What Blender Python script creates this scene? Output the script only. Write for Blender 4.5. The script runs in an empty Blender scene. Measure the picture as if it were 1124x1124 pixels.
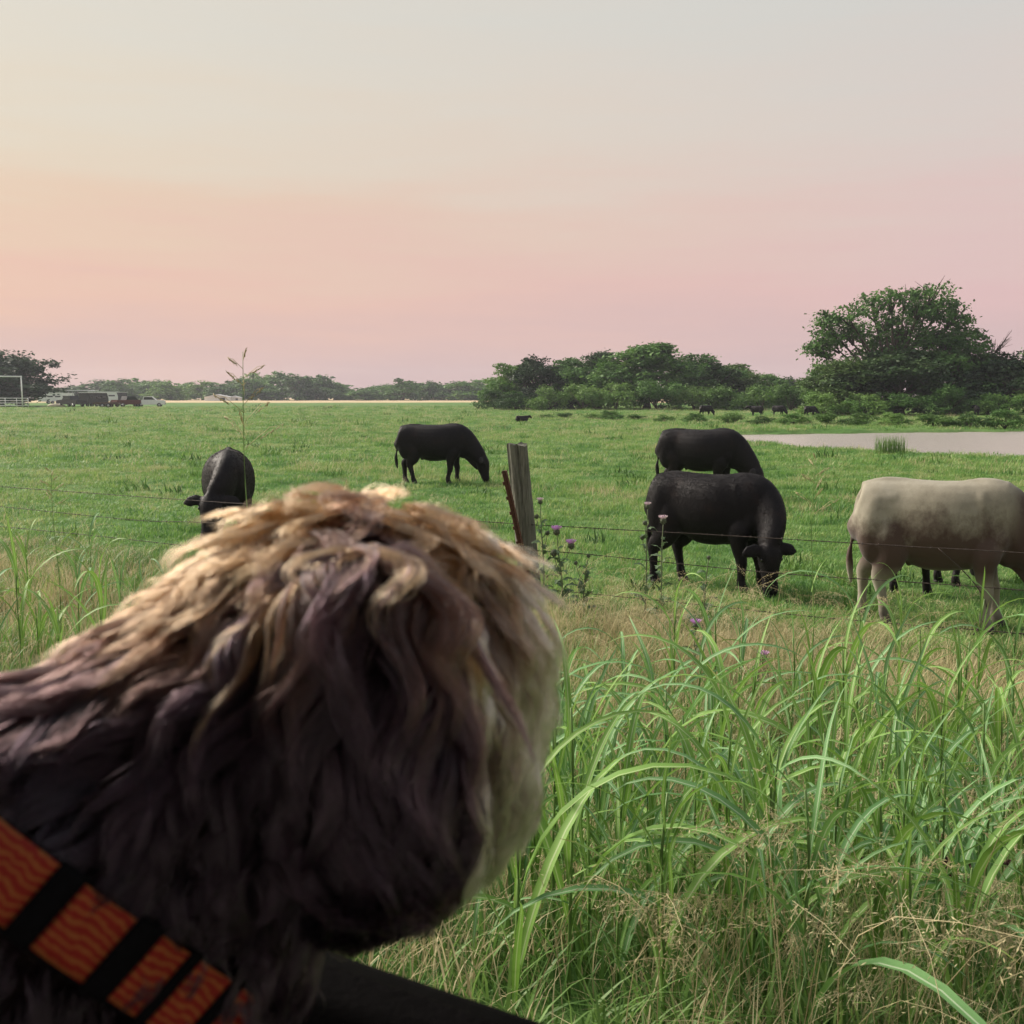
import bpy, math, random
import numpy as np
from mathutils import Vector, Matrix
from mathutils.bvhtree import BVHTree

S = bpy.context.scene
COL = S.collection
R = math.radians
rng = np.random.default_rng(7)
random.seed(7)

# ------------------------------------------------------------------ camera
CAMZ, F, CX, HOR = 2.0, 1124.0, 562.0, 434.0
PITCH = math.atan((CX - HOR) / F)
cam_d = bpy.data.cameras.new('camera')
cam = bpy.data.objects.new('camera', cam_d)
COL.objects.link(cam)
cam.location = (0, 0, CAMZ)
cam.rotation_euler = (R(90) - PITCH, 0, 0)
cam_d.sensor_width = 36
cam_d.lens = 36
cam_d.clip_start = 0.02
cam_d.clip_end = 3000
cam_d.dof.use_dof = True
cam_d.dof.focus_distance = 9.0
cam_d.dof.aperture_fstop = 15
S.camera = cam

# ------------------------------------------------------------------ sky and sun (hazy sunset, sun to the left)
SUN_AZ, SUN_EL = R(-58), R(33)
w = bpy.data.worlds.new('World'); S.world = w; w.use_nodes = True
wt = w.node_tree; wt.nodes.clear()
def wn(t, **k):
    n = wt.nodes.new(t)
    for a, b in k.items(): setattr(n, a, b)
    return n
def lin(c):
    return tuple(((v/255)/12.92 if v/255 < .04045 else ((v/255+.055)/1.055)**2.4) for v in c) + (1,)
out = wn('ShaderNodeOutputWorld'); bg = wn('ShaderNodeBackground')
tc = wn('ShaderNodeTexCoord'); sep = wn('ShaderNodeSeparateXYZ')
wt.links.new(tc.outputs['Generated'], sep.inputs[0])
def sky_ramp(stops):
    r = wn('ShaderNodeValToRGB')
    e = r.color_ramp.elements
    while len(e) < len(stops): e.new(.5)
    for k, (p, c) in enumerate(stops):
        e[k].position = p; e[k].color = lin(c)
    return r
WARM = [(0, (207,177,173)), (.04, (216,183,175)), (.09, (229,189,170)), (.155, (227,199,173)), (.21, (224,209,186)), (.27, (222,213,195)), (.36, (218,214,202)), (.6, (200,202,200)), (1, (186,192,200))]
COOL = [(0, (204,178,180)), (.04, (211,182,182)), (.09, (219,185,184)), (.16, (219,193,188)), (.24, (214,202,195)), (.36, (207,206,201)), (.6, (192,198,203)), (1, (182,190,200))]
rw, rc = sky_ramp(WARM), sky_ramp(COOL)
# long thin veils of cloud bend the bands a little
nz = wn('ShaderNodeTexNoise'); nz.inputs['Scale'].default_value = 2.2; nz.inputs['Detail'].default_value = 7; nz.inputs['Roughness'].default_value = .6
mp = wn('ShaderNodeMapping'); mp.inputs['Scale'].default_value = (1.3, 1.3, 13)
wt.links.new(tc.outputs['Generated'], mp.inputs[0]); wt.links.new(mp.outputs[0], nz.inputs['Vector'])
ma = wn('ShaderNodeMath', operation='MULTIPLY_ADD'); ma.inputs[1].default_value = .15; ma.inputs[2].default_value = -.075
wt.links.new(nz.outputs['Fac'], ma.inputs[0])
zz = wn('ShaderNodeMath', operation='ADD'); wt.links.new(sep.outputs['Z'], zz.inputs[0]); wt.links.new(ma.outputs[0], zz.inputs[1])
wt.links.new(zz.outputs[0], rw.inputs[0]); wt.links.new(zz.outputs[0], rc.inputs[0])
dp = wn('ShaderNodeVectorMath', operation='DOT_PRODUCT'); dp.inputs[1].default_value = (math.sin(SUN_AZ), math.cos(SUN_AZ), 0)
wt.links.new(tc.outputs['Generated'], dp.inputs[0])
mr = wn('ShaderNodeMapRange'); mr.inputs['From Min'].default_value = .15; mr.inputs['From Max'].default_value = .9
wt.links.new(dp.outputs['Value'], mr.inputs['Value'])
mx = wn('ShaderNodeMix', data_type='RGBA')
wt.links.new(mr.outputs[0], mx.inputs['Factor']); wt.links.new(rc.outputs[0], mx.inputs['A']); wt.links.new(rw.outputs[0], mx.inputs['B'])
sky = wn('ShaderNodeTexSky'); sky.sky_type = 'NISHITA'; sky.sun_disc = False
sky.sun_elevation = SUN_EL; sky.sun_rotation = SUN_AZ; sky.dust_density = 4
sg = wn('ShaderNodeVectorMath', operation='SCALE'); sg.inputs['Scale'].default_value = .1
wt.links.new(sky.outputs[0], sg.inputs[0])
mx2 = wn('ShaderNodeMix', data_type='RGBA'); mx2.inputs['Factor'].default_value = .95
wt.links.new(sg.outputs[0], mx2.inputs['A']); wt.links.new(mx.outputs['Result'], mx2.inputs['B'])
bg.inputs['Strength'].default_value = 0.66
wt.links.new(mx2.outputs['Result'], bg.inputs[0]); wt.links.new(bg.outputs[0], out.inputs[0])
sd = bpy.data.lights.new('sun', 'SUN'); sd.energy = 5.0; sd.angle = R(26); sd.color = (1, .90, .78)
so = bpy.data.objects.new('sun', sd); COL.objects.link(so)
so.location = (-40, 30, 40)
so.rotation_euler = Vector((-math.sin(SUN_AZ)*math.cos(SUN_EL), -math.cos(SUN_AZ)*math.cos(SUN_EL), -math.sin(SUN_EL))).to_track_quat('-Z', 'Y').to_euler()

S.view_settings.view_transform = 'Standard'
S.view_settings.look = 'None'
S.view_settings.exposure = 0.68
S.view_settings.gamma = 1
S.render.engine = 'CYCLES'
S.cycles.use_denoising = True
S.cycles.max_bounces = 7
S.cycles.transparent_max_bounces = 6
S.cycles.volume_bounces = 0
S.cycles.caustics_reflective = False
S.cycles.caustics_refractive = False

# ------------------------------------------------------------------ geometry helpers
RT, FW, UP = Vector((1,0,0)), Vector((0, math.cos(PITCH), -math.sin(PITCH))), Vector((0, math.sin(PITCH), math.cos(PITCH)))
C0 = Vector((0, 0, CAMZ))
def ray(px, py):
    return FW + RT*((px-CX)/F) + UP*(-(py-CX)/F)
def at_z(px, py, z):
    d = ray(px, py); return C0 + d*((z-CAMZ)/d.z)
def at_y(px, py, y):
    d = ray(px, py); return C0 + d*(y/d.y)
def at_d(px, py, d):            # distance measured along the viewing axis
    return C0 + ray(px, py)*d
def X_of(px, y):
    d = ray(px, HOR); return d.x/d.y*y

FA = Vector((.873, -.488, 0)).normalized()      # along fence, road and car
FN = Vector((.488, .873, 0)).normalized()       # across, away from the road
FENCE_N = FN.dot(Vector((.07, 9.4, 0)))
def sstep(a, b, x):
    t = np.clip((x-a)/(b-a), 0, 1); return t*t*(3-2*t)

POND_PX = [(764,477.5),(785,480.5),(824,485.6),(862,489),(904,493),(966,495.7),(995,497.6),(1064,501.5),(1124,503.7),(1250,509),(1450,505),(1500,480),(1300,472),(1124,472.8),(957,474.4),(824,476)]
POND = np.array([tuple(at_z(x, y, -.1))[:2] for x, y in POND_PX])
def poly_sdf(P, x, y):
    x = np.asarray(x, float); y = np.asarray(y, float)
    d = np.full(x.shape, 1e9); inside = np.zeros(x.shape, bool)
    n = len(P)
    for i in range(n):
        ax, ay = P[i]; bx, by = P[(i+1) % n]
        ex, ey = bx-ax, by-ay
        t = np.clip(((x-ax)*ex+(y-ay)*ey)/(ex*ex+ey*ey), 0, 1)
        d = np.minimum(d, np.hypot(x-ax-ex*t, y-ay-ey*t))
        cond = ((ay > y) != (by > y)) & (x < (bx-ax)*(y-ay)/((by-ay) if by != ay else 1e-9)+ax)
        inside ^= cond
    return np.where(inside, -d, d)
def gz(x, y):
    x = np.asarray(x, float); y = np.asarray(y, float)
    n = FN.x*x + FN.y*y
    z = .5*(1-sstep(1.3, 4.6, n))
    far = sstep(10, 60, np.hypot(x, y))
    z = z + (.03+.07*far)*(np.sin(x*.21+1.3)*np.sin(y*.17+.4) + .5*np.sin(x*.53+y*.31))*sstep(4, 9, n)*.6
    sd_ = poly_sdf(POND, x, y)
    wob = .35*np.sin(x*1.7)*np.cos(y*1.3) + .25*np.sin(x*3.9+y*2.1)
    z = z - .75*sstep(.7, -2.0, sd_ + wob)
    return z
def G(x, y): return float(gz(np.array([x]), np.array([y]))[0])
def on_ground(px, py):
    z = 0.
    for _ in range(6):
        p = at_z(px, py, z); z = G(p.x, p.y)
    return Vector((p.x, p.y, z))
def foot(px, y):                # ground point under pixel column px at world distance y
    x = X_of(px, y); return Vector((x, y, G(x, y)))

class MB:
    def __init__(s): s.v = []; s.f = []; s.n = 0
    def add(s, v, f):
        s.v.append(np.asarray(v, float).reshape(-1, 3)); s.f += [tuple(int(i)+s.n for i in q) for q in f]; s.n += len(s.v[-1]); return s
    def box(s, c, d, rot=None):
        c = np.asarray(c, float); h = np.asarray(d, float)/2
        v = np.array([(x,y,z) for x in (-1,1) for y in (-1,1) for z in (-1,1)])*h
        if rot is not None: v = v @ np.array(rot.to_3x3()).T
        return s.add(v+c, [(0,1,3,2),(4,6,7,5),(0,4,5,1),(2,3,7,6),(0,2,6,4),(1,5,7,3)])
    def tube(s, P, rad, seg=8, up=(0,0,1), cap=True, pw=2.0):
        P = np.asarray(P, float); k = len(P)
        rad = np.asarray(rad, float)
        if rad.ndim == 1: rad = np.stack([rad, rad], 1)
        T = np.gradient(P, axis=0); T /= np.linalg.norm(T, axis=1, keepdims=True)+1e-12
        up = np.asarray(up, float)
        V = []
        a = np.linspace(0, 2*np.pi, seg, endpoint=False)
        ca, sa = np.cos(a), np.sin(a)
        if pw != 2.0:
            ca = np.sign(ca)*np.abs(ca)**(2/pw); sa = np.sign(sa)*np.abs(sa)**(2/pw)
        for i in range(k):
            sdv = np.cross(T[i], up)
            if np.linalg.norm(sdv) < 1e-4: sdv = np.cross(T[i], (1, .02, 0))
            sdv /= np.linalg.norm(sdv); u2 = np.cross(sdv, T[i])
            V.append(P[i] + np.outer(ca*rad[i,0], sdv) + np.outer(sa*rad[i,1], u2))
        V = np.concatenate(V)
        Fc = []
        for i in range(k-1):
            for j in range(seg):
                j2 = (j+1) % seg
                Fc.append((i*seg+j, i*seg+j2, (i+1)*seg+j2, (i+1)*seg+j))
        if cap:
            Fc.append(tuple(range(seg))[::-1]); Fc.append(tuple((k-1)*seg+j for j in range(seg)))
        return s.add(V, Fc)
    def ball(s, c, r, seg=14, rings=9, rot=None):
        c = np.asarray(c, float); r = np.broadcast_to(np.asarray(r, float), 3)
        V = [(0,0,1)]
        for i in range(1, rings):
            t = math.pi*i/rings
            for j in range(seg):
                p = 2*math.pi*j/seg; V.append((math.sin(t)*math.cos(p), math.sin(t)*math.sin(p), math.cos(t)))
        V.append((0,0,-1)); V = np.array(V)*r
        if rot is not None: V = V @ np.array(rot.to_3x3()).T
        Fc = []
        for j in range(seg):
            j2 = (j+1) % seg
            Fc.append((0, 1+j, 1+j2))
            for i in range(rings-2):
                a_, b_ = 1+i*seg, 1+(i+1)*seg
                Fc.append((a_+j, b_+j, b_+j2, a_+j2))
            Fc.append((1+(rings-2)*seg+j, len(V)-1, 1+(rings-2)*seg+j2))
        return s.add(V+c, Fc)
    def mesh(s, name, smooth=True):
        me = bpy.data.meshes.new(name)
        me.from_pydata(np.concatenate(s.v).tolist(), [], s.f); me.update()
        if smooth: me.polygons.foreach_set('use_smooth', [True]*len(me.polygons))
        return me
    def build(s, name, mat, parent=None, smooth=True):
        return obj(name, s.mesh(name, smooth), mat, parent)

def obj(name, me, mat=None, parent=None):
    o = bpy.data.objects.new(name, me); COL.objects.link(o)
    if mat is not None and me is not None and len(me.materials) == 0: me.materials.append(mat)
    if parent is not None: o.parent = parent
    return o
def quads_mesh(name, V, Fq, smooth=False):      # V (n,3), Fq (m,k) arrays, fast
    me = bpy.data.meshes.new(name)
    V = np.ascontiguousarray(V, np.float32); Fq = np.ascontiguousarray(Fq, np.int32); k = Fq.shape[1]
    me.vertices.add(len(V)); me.vertices.foreach_set('co', V.ravel())
    me.loops.add(Fq.size); me.loops.foreach_set('vertex_index', Fq.ravel())
    me.polygons.add(len(Fq)); me.polygons.foreach_set('loop_start', np.arange(0, Fq.size, k, dtype=np.int32))
    me.polygons.foreach_set('loop_total', np.full(len(Fq), k, np.int32))
    if smooth: me.polygons.foreach_set('use_smooth', np.ones(len(Fq), bool))
    me.update(calc_edges=True)
    return me
def empty(name, loc=(0,0,0), rz=0, scale=1, label=None, cat=None, group=None):
    o = bpy.data.objects.new(name, None); COL.objects.link(o)
    o.location = loc; o.rotation_euler = (0,0,rz); o.scale = (scale,)*3; o.empty_display_size = .1
    return tag(o, label, cat, group)
def tag(o, label=None, cat=None, group=None, kind=None):
    if label: o['label'] = label
    if cat: o['category'] = cat
    if group: o['group'] = group
    if kind: o['kind'] = kind
    return o
def copy_thing(root, loc, rz, scale, label, group=None):
    r = root.copy(); COL.objects.link(r); r.location = loc; r.rotation_euler = (0,0,rz); r.scale = scale if hasattr(scale, '__len__') else (scale,)*3
    if label: r['label'] = label
    if group: r['group'] = group
    for ch in list(root.children):
        c = ch.copy(); COL.objects.link(c); c.parent = r
        for g in list(ch.children):
            d = g.copy(); COL.objects.link(d); d.parent = c
    return r

# ------------------------------------------------------------------ material helpers
def mat_new(name):
    m = bpy.data.materials.new(name); m.use_nodes = True
    t = m.node_tree; t.nodes.clear()
    o = t.nodes.new('ShaderNodeOutputMaterial')
    return m, t, o
class NT:
    def __init__(s, t): s.t = t
    def n(s, typ, **k):
        x = s.t.nodes.new(typ)
        for a, b in k.items(): setattr(x, a, b)
        return x
    def l(s, a, b): s.t.links.new(a, b)
    def noise(s, vec, scale, detail=3, rough=.55):
        n = s.n('ShaderNodeTexNoise'); n.inputs['Scale'].default_value = scale; n.inputs['Detail'].default_value = detail; n.inputs['Roughness'].default_value = rough
        if vec is not None: s.l(vec, n.inputs['Vector'])
        return n.outputs['Fac']
    def ramp(s, fac, stops):
        r = s.n('ShaderNodeValToRGB'); e = r.color_ramp.elements
        while len(e) < len(stops): e.new(.5)
        for k, (p, c) in enumerate(stops):
            e[k].position = p; e[k].color = tuple(c)+((1,) if len(c) == 3 else ())
        s.l(fac, r.inputs[0]); return r.outputs[0]
    def mix(s, fac, a, b):
        m = s.n('ShaderNodeMix', data_type='RGBA')
        for k, v in (('Factor', fac), ('A', a), ('B', b)):
            if hasattr(v, 'is_linked'): s.l(v, m.inputs[k])
            else: m.inputs[k].default_value = v if k == 'Factor' else tuple(v)+(1,)
        return m.outputs['Result']
    def math(s, op, a, b=None, c=None):
        m = s.n('ShaderNodeMath', operation=op)
        for i, v in enumerate((a, b, c)):
            if v is None: continue
            if hasattr(v, 'is_linked'): s.l(v, m.inputs[i])
            else: m.inputs[i].default_value = v
        return m.outputs[0]
    def bump(s, h, strength=.3, dist=.01):
        b = s.n('ShaderNodeBump'); b.inputs['Strength'].default_value = strength; b.inputs['Distance'].default_value = dist
        s.l(h, b.inputs['Height']); return b.outputs[0]
def simple(name, col, rough=.7, var=.25, scale=20, metal=0, bump=.15, spec=.4):
    m, t, o = mat_new(name); q = NT(t)
    tcn = q.n('ShaderNodeTexCoord')
    f = q.noise(tcn.outputs['Object'], scale, 5, .6)
    c = q.ramp(f, [(.25, tuple(v*(1-var) for v in col)), (.75, tuple(min(1, v*(1+var)) for v in col))])
    p = q.n('ShaderNodeBsdfPrincipled'); p.inputs['Roughness'].default_value = rough; p.inputs['Metallic'].default_value = metal
    p.inputs['Specular IOR Level'].default_value = spec
    q.l(c, p.inputs['Base Color'])
    if bump: q.l(q.bump(f, bump, .02), p.inputs['Normal'])
    q.l(p.outputs[0], o.inputs[0]); return m
def leaf_mat(name, cols, trans=.35, rough=.5, noise_scale=None, spec=.3):
    if 'dry' not in name: cols = [(c[0]*.93, c[1], c[2]*1.08) for c in cols]
    """two-sided leaf: colour varies with each plant / instance"""
    m, t, o = mat_new(name); q = NT(t)
    oi = q.n('ShaderNodeObjectInfo')
    fac = oi.outputs['Random']
    if noise_scale:
        g = q.n('ShaderNodeNewGeometry')
        nn = q.noise(g.outputs['Position'], noise_scale, 2)
        if name == 'pasture_blades':
            nn = q.math('MULTIPLY_ADD', q.math('SUBTRACT', q.noise(g.outputs['Position'], .14, 3), .5), .9, q.math('MULTIPLY_ADD', q.math('SUBTRACT', q.noise(g.outputs['Position'], 2.2, 2), .5), .55, nn))
        fac = q.math('MULTIPLY_ADD', q.math('SUBTRACT', nn, .5), 1.6, q.math('MULTIPLY_ADD', q.math('SUBTRACT', fac, .5), .85, .5))
    n = len(cols)
    c = q.ramp(fac, [(i/(n-1) if n > 1 else 0, cc) for i, cc in enumerate(cols)])
    p = q.n('ShaderNodeBsdfPrincipled'); p.inputs['Roughness'].default_value = rough; p.inputs['Specular IOR Level'].default_value = spec
    tr = q.n('ShaderNodeBsdfTranslucent')
    hs = q.n('ShaderNodeHueSaturation'); hs.inputs['Hue'].default_value = .49; hs.inputs['Value'].default_value = 1.15
    q.l(c, hs.inputs['Color'])
    q.l(c, p.inputs['Base Color']); q.l(hs.outputs[0], tr.inputs[0])
    ms = q.n('ShaderNodeMixShader'); ms.inputs[0].default_value = trans
    q.l(p.outputs[0], ms.inputs[1]); q.l(tr.outputs[0], ms.inputs[2]); q.l(ms.outputs[0], o.inputs[0])
    return m
# ------------------------------------------------------------------ ground, road, pond
def ground_material():
    m, t, o = mat_new('pasture_soil'); q = NT(t)
    g = q.n('ShaderNodeNewGeometry'); pos = g.outputs['Position']
    big = q.noise(pos, .045, 4, .6); mid = q.noise(pos, .35, 5, .65); fine = q.noise(pos, 5.0, 6, .7)
    c = q.ramp(mid, [(.3, (.06,.14,.034)), (.5, (.09,.19,.048)), (.7, (.14,.22,.07))])
    c = q.mix(q.math('MULTIPLY', q.ramp(big, [(.45,(0,0,0)),(.65,(1,1,1))]), .45), c, (.17,.21,.085))
    c = q.mix(q.math('MULTIPLY', q.ramp(fine, [(.35,(1,1,1)),(.6,(0,0,0))]), .55), c, (.045,.085,.018))
    sx = q.n('ShaderNodeSeparateXYZ'); q.l(pos, sx.inputs[0])
    # mown hay field at the far side
    d = q.math('ADD', sx.outputs['Y'], q.math('MULTIPLY', q.noise(pos, .02, 3), 60))
    hay = q.n('ShaderNodeMapRange'); hay.inputs['From Min'].default_value = 300; hay.inputs['From Max'].default_value = 330
    q.l(d, hay.inputs['Value'])
    c = q.mix(hay.outputs[0], c, (.46,.36,.22))
    # damp mud under the water line
    mud = q.n('ShaderNodeMapRange'); mud.inputs['From Min'].default_value = -.12; mud.inputs['From Max'].default_value = -.2
    q.l(sx.outputs['Z'], mud.inputs['Value'])
    c = q.mix(mud.outputs[0], c, (.14,.105,.075))
    p = q.n('ShaderNodeBsdfPrincipled'); p.inputs['Roughness'].default_value = .95; p.inputs['Specular IOR Level'].default_value = .1
    q.l(c, p.inputs['Base Color']); q.l(q.bump(q.noise(pos, 2.2, 8, .75), .9, .15), p.inputs['Normal'])
    q.l(p.outputs[0], o.inputs[0]); return m
def make_ground():
    th = np.concatenate([np.radians(np.linspace(-40, 40, 300)), np.radians(np.linspace(40, 320, 90))[1:-1]])
    r = np.concatenate([[.3], np.geomspace(.8, 690, 300)])
    TH, RR = np.meshgrid(th, r, indexing='ij')
    x = (np.sin(TH)*RR); y = (np.cos(TH)*RR)
    V = np.stack([x.ravel(), y.ravel(), gz(x.ravel(), y.ravel())], 1)
    a, b = len(th), len(r)
    i, j = np.meshgrid(np.arange(a), np.arange(b-1), indexing='ij'); i2 = (i+1) % a
    Fq = np.stack([i*b+j, i*b+j+1, i2*b+j+1, i2*b+j], -1).reshape(-1, 4)
    # close the hub
    me = quads_mesh('ground', V, Fq[:, ::-1], True)
    return tag(obj('ground', me, ground_material()), kind='structure')
ground = make_ground()

def make_road():
    m, t, o = mat_new('asphalt'); q = NT(t)
    g = q.n('ShaderNodeNewGeometry')
    f = q.noise(g.outputs['Position'], 60, 6, .7)
    p = q.n('ShaderNodeBsdfPrincipled'); p.inputs['Roughness'].default_value = .9
    q.l(q.ramp(f, [(.3,(.035,.034,.033)),(.7,(.085,.08,.075))]), p.inputs['Base Color']); q.l(q.bump(f, .5, .01), p.inputs['Normal']); q.l(p.outputs[0], o.inputs[0])
    mb = MB()
    P = [FA*sgn*300 + FN*n for n in (-6.0, 1.2) for sgn in (-1, 1)]
    mb.add([(p_.x, p_.y, .504) for p_ in P], [(0,1,3,2)])
    tag(mb.build('road', m, None, False), kind='structure')
make_road()

def make_pond():
    m, t, o = mat_new('pond_water'); q = NT(t)
    g = q.n('ShaderNodeNewGeometry')
    mpn = q.n('ShaderNodeMapping'); mpn.inputs['Scale'].default_value = (.8, 2.2, 1); q.l(g.outputs['Position'], mpn.inputs[0])
    f = q.noise(mpn.outputs[0], 1.1, 7, .7)
    p = q.n('ShaderNodeBsdfPrincipled'); p.inputs['Roughness'].default_value = .22; p.inputs['IOR'].default_value = 1.33
    p.inputs['Base Color'].default_value = (.32,.285,.26,1)
    q.l(q.bump(f, .9, .10), p.inputs['Normal']); q.l(p.outputs[0], o.inputs[0])
    c = POND.mean(0); V = [(c[0], c[1], -.16)] + [(*(c+(p_-c)*(1+1.6/np.linalg.norm(p_-c))), -.16) for p_ in POND]
    n = len(POND)
    tag(MB().add(V, [(0, 1+i, 1+(i+1) % n) for i in range(n)]).build('pond_water', m, None, False), kind='structure')
make_pond()
def make_haze():
    m, t, o = mat_new('haze_air'); q = NT(t)
    v = q.n('ShaderNodeVolumePrincipled'); v.inputs['Density'].default_value = .00025
    v.inputs['Color'].default_value = (.86,.90,1,1); v.inputs['Anisotropy'].default_value = .2
    q.l(v.outputs[0], o.inputs['Volume'])
    mb = MB().box((0, 0, 8.5), (1420, 1420, 21.0))
    tag(mb.build('haze', m, None, False), label='thin evening haze over the whole pasture', kind='stuff')
make_haze()
# ------------------------------------------------------------------ cattle
def coat_black():
    m, t, o = mat_new('black_coat'); q = NT(t)
    tcn = q.n('ShaderNodeTexCoord'); f = q.noise(tcn.outputs['Object'], 3.5, 6, .65); f2 = q.noise(tcn.outputs['Object'], 45, 4, .7)
    oi = q.n('ShaderNodeObjectInfo')
    c = q.ramp(f, [(.3,(.007,.0058,.007)),(.55,(.011,.009,.0105)),(.8,(.026,.016,.014))])
    p = q.n('ShaderNodeBsdfPrincipled'); p.inputs['Roughness'].default_value = .6; p.inputs['Specular IOR Level'].default_value = .16
    p.inputs['Sheen Weight'].default_value = .03; p.inputs['Sheen Roughness'].default_value = .4
    q.l(c, p.inputs['Base Color']); q.l(q.bump(f2, .15, .01), p.inputs['Normal']); q.l(p.outputs[0], o.inputs[0]); return m
def coat_grey():
    m, t, o = mat_new('smoky_grey_coat'); q = NT(t)
    tcn = q.n('ShaderNodeTexCoord'); P = tcn.outputs['Object']
    sx = q.n('ShaderNodeSeparateXYZ'); q.l(P, sx.inputs[0])
    f = q.noise(P, 2.6, 6, .7); f2 = q.noise(P, 60, 4, .7)
    c = q.ramp(f, [(.3,(.16,.142,.105)),(.5,(.235,.213,.16)),(.72,(.31,.287,.225))])
    # dark brown smoky points: flank, belly and the head and neck
    belly = q.n('ShaderNodeMapRange'); belly.inputs['From Min'].default_value = 1.06; belly.inputs['From Max'].default_value = .80
    q.l(q.math('MULTIPLY_ADD', q.math('SUBTRACT', f, .5), .75, sx.outputs['Z']), belly.inputs['Value'])
    legs = q.n('ShaderNodeMapRange'); legs.inputs['From Min'].default_value = .40; legs.inputs['From Max'].default_value = .54
    q.l(sx.outputs['Z'], legs.inputs['Value'])
    bf = q.math('MULTIPLY', q.math('MULTIPLY', belly.outputs[0], legs.outputs[0]), .92)
    c = q.mix(bf, c, (.055,.03,.024))
    hd = q.n('ShaderNodeMapRange'); hd.inputs['From Min'].default_value = .70; hd.inputs['From Max'].default_value = .86
    q.l(q.math('MULTIPLY_ADD', q.math('SUBTRACT', f, .5), .4, sx.outputs['X']), hd.inputs['Value'])
    c = q.mix(q.math('MULTIPLY', hd.outputs[0], .92), c, (.065,.040,.032))
    ft = q.n('ShaderNodeMapRange'); ft.inputs['From Min'].default_value = .20; ft.inputs['From Max'].default_value = .05
    q.l(q.math('MULTIPLY_ADD', q.math('SUBTRACT', f, .5), .3, sx.outputs['Z']), ft.inputs['Value'])
    c = q.mix(q.math('MULTIPLY', ft.outputs[0], .8), c, (.06,.045,.04))
    c = q.mix(q.math('MULTIPLY', q.ramp(f2, [(.58,(0,0,0)),(.72,(1,1,1))]), .10), c, (.10,.07,.05))
    p = q.n('ShaderNodeBsdfPrincipled'); p.inputs['Roughness'].default_value = .8; p.inputs['Specular IOR Level'].default_value = .2
    p.inputs['Sheen Weight'].default_value = .15
    q.l(c, p.inputs['Base Color']); q.l(q.bump(f2, .15, .01), p.inputs['Normal']); q.l(p.outputs[0], o.inputs[0]); return m
BLACK, GREY = coat_black(), coat_grey()
HOOF = simple('hoof_horn', (.03,.026,.024), .6)
EYE = simple('dark_eye', (.006,.005,.005), .08, bump=0, spec=.8)
MUZZ = simple('wet_muzzle', (.02,.018,.02), .35)

def remesh(mb, name, voxel, smooth_it=6, ratio=None):
    me = mb.mesh(name + '_raw')
    o = bpy.data.objects.new(name + '_raw', me); COL.objects.link(o)
    md = o.modifiers.new('r', 'REMESH'); md.mode = 'VOXEL'; md.voxel_size = voxel
    sm = o.modifiers.new('s', 'SMOOTH'); sm.iterations = smooth_it; sm.factor = .5
    if ratio:
        dc = o.modifiers.new('d', 'DECIMATE'); dc.ratio = ratio
    dg = bpy.context.evaluated_depsgraph_get()
    res = bpy.data.meshes.new_from_object(o.evaluated_get(dg))
    bpy.data.objects.remove(o); bpy.data.meshes.remove(me)
    res.name = name; res.materials.clear()
    res.polygons.foreach_set('use_smooth', [True]*len(res.polygons))
    return res
def spline(P, n):
    """Catmull-Rom through the rows of P"""
    P = np.asarray(P, float); k = len(P)
    Q = np.vstack([2*P[0]-P[1], P, 2*P[-1]-P[-2]])
    t = np.linspace(0, k-1-1e-9, n); i = t.astype(int); u = (t-i)[:, None]
    a, b, c, d = Q[i], Q[i+1], Q[i+2], Q[i+3]
    return .5*((2*b)+(c-a)*u+(2*a-5*b+4*c-d)*u*u+(3*b-3*c+d-a)*u**3)

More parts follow.
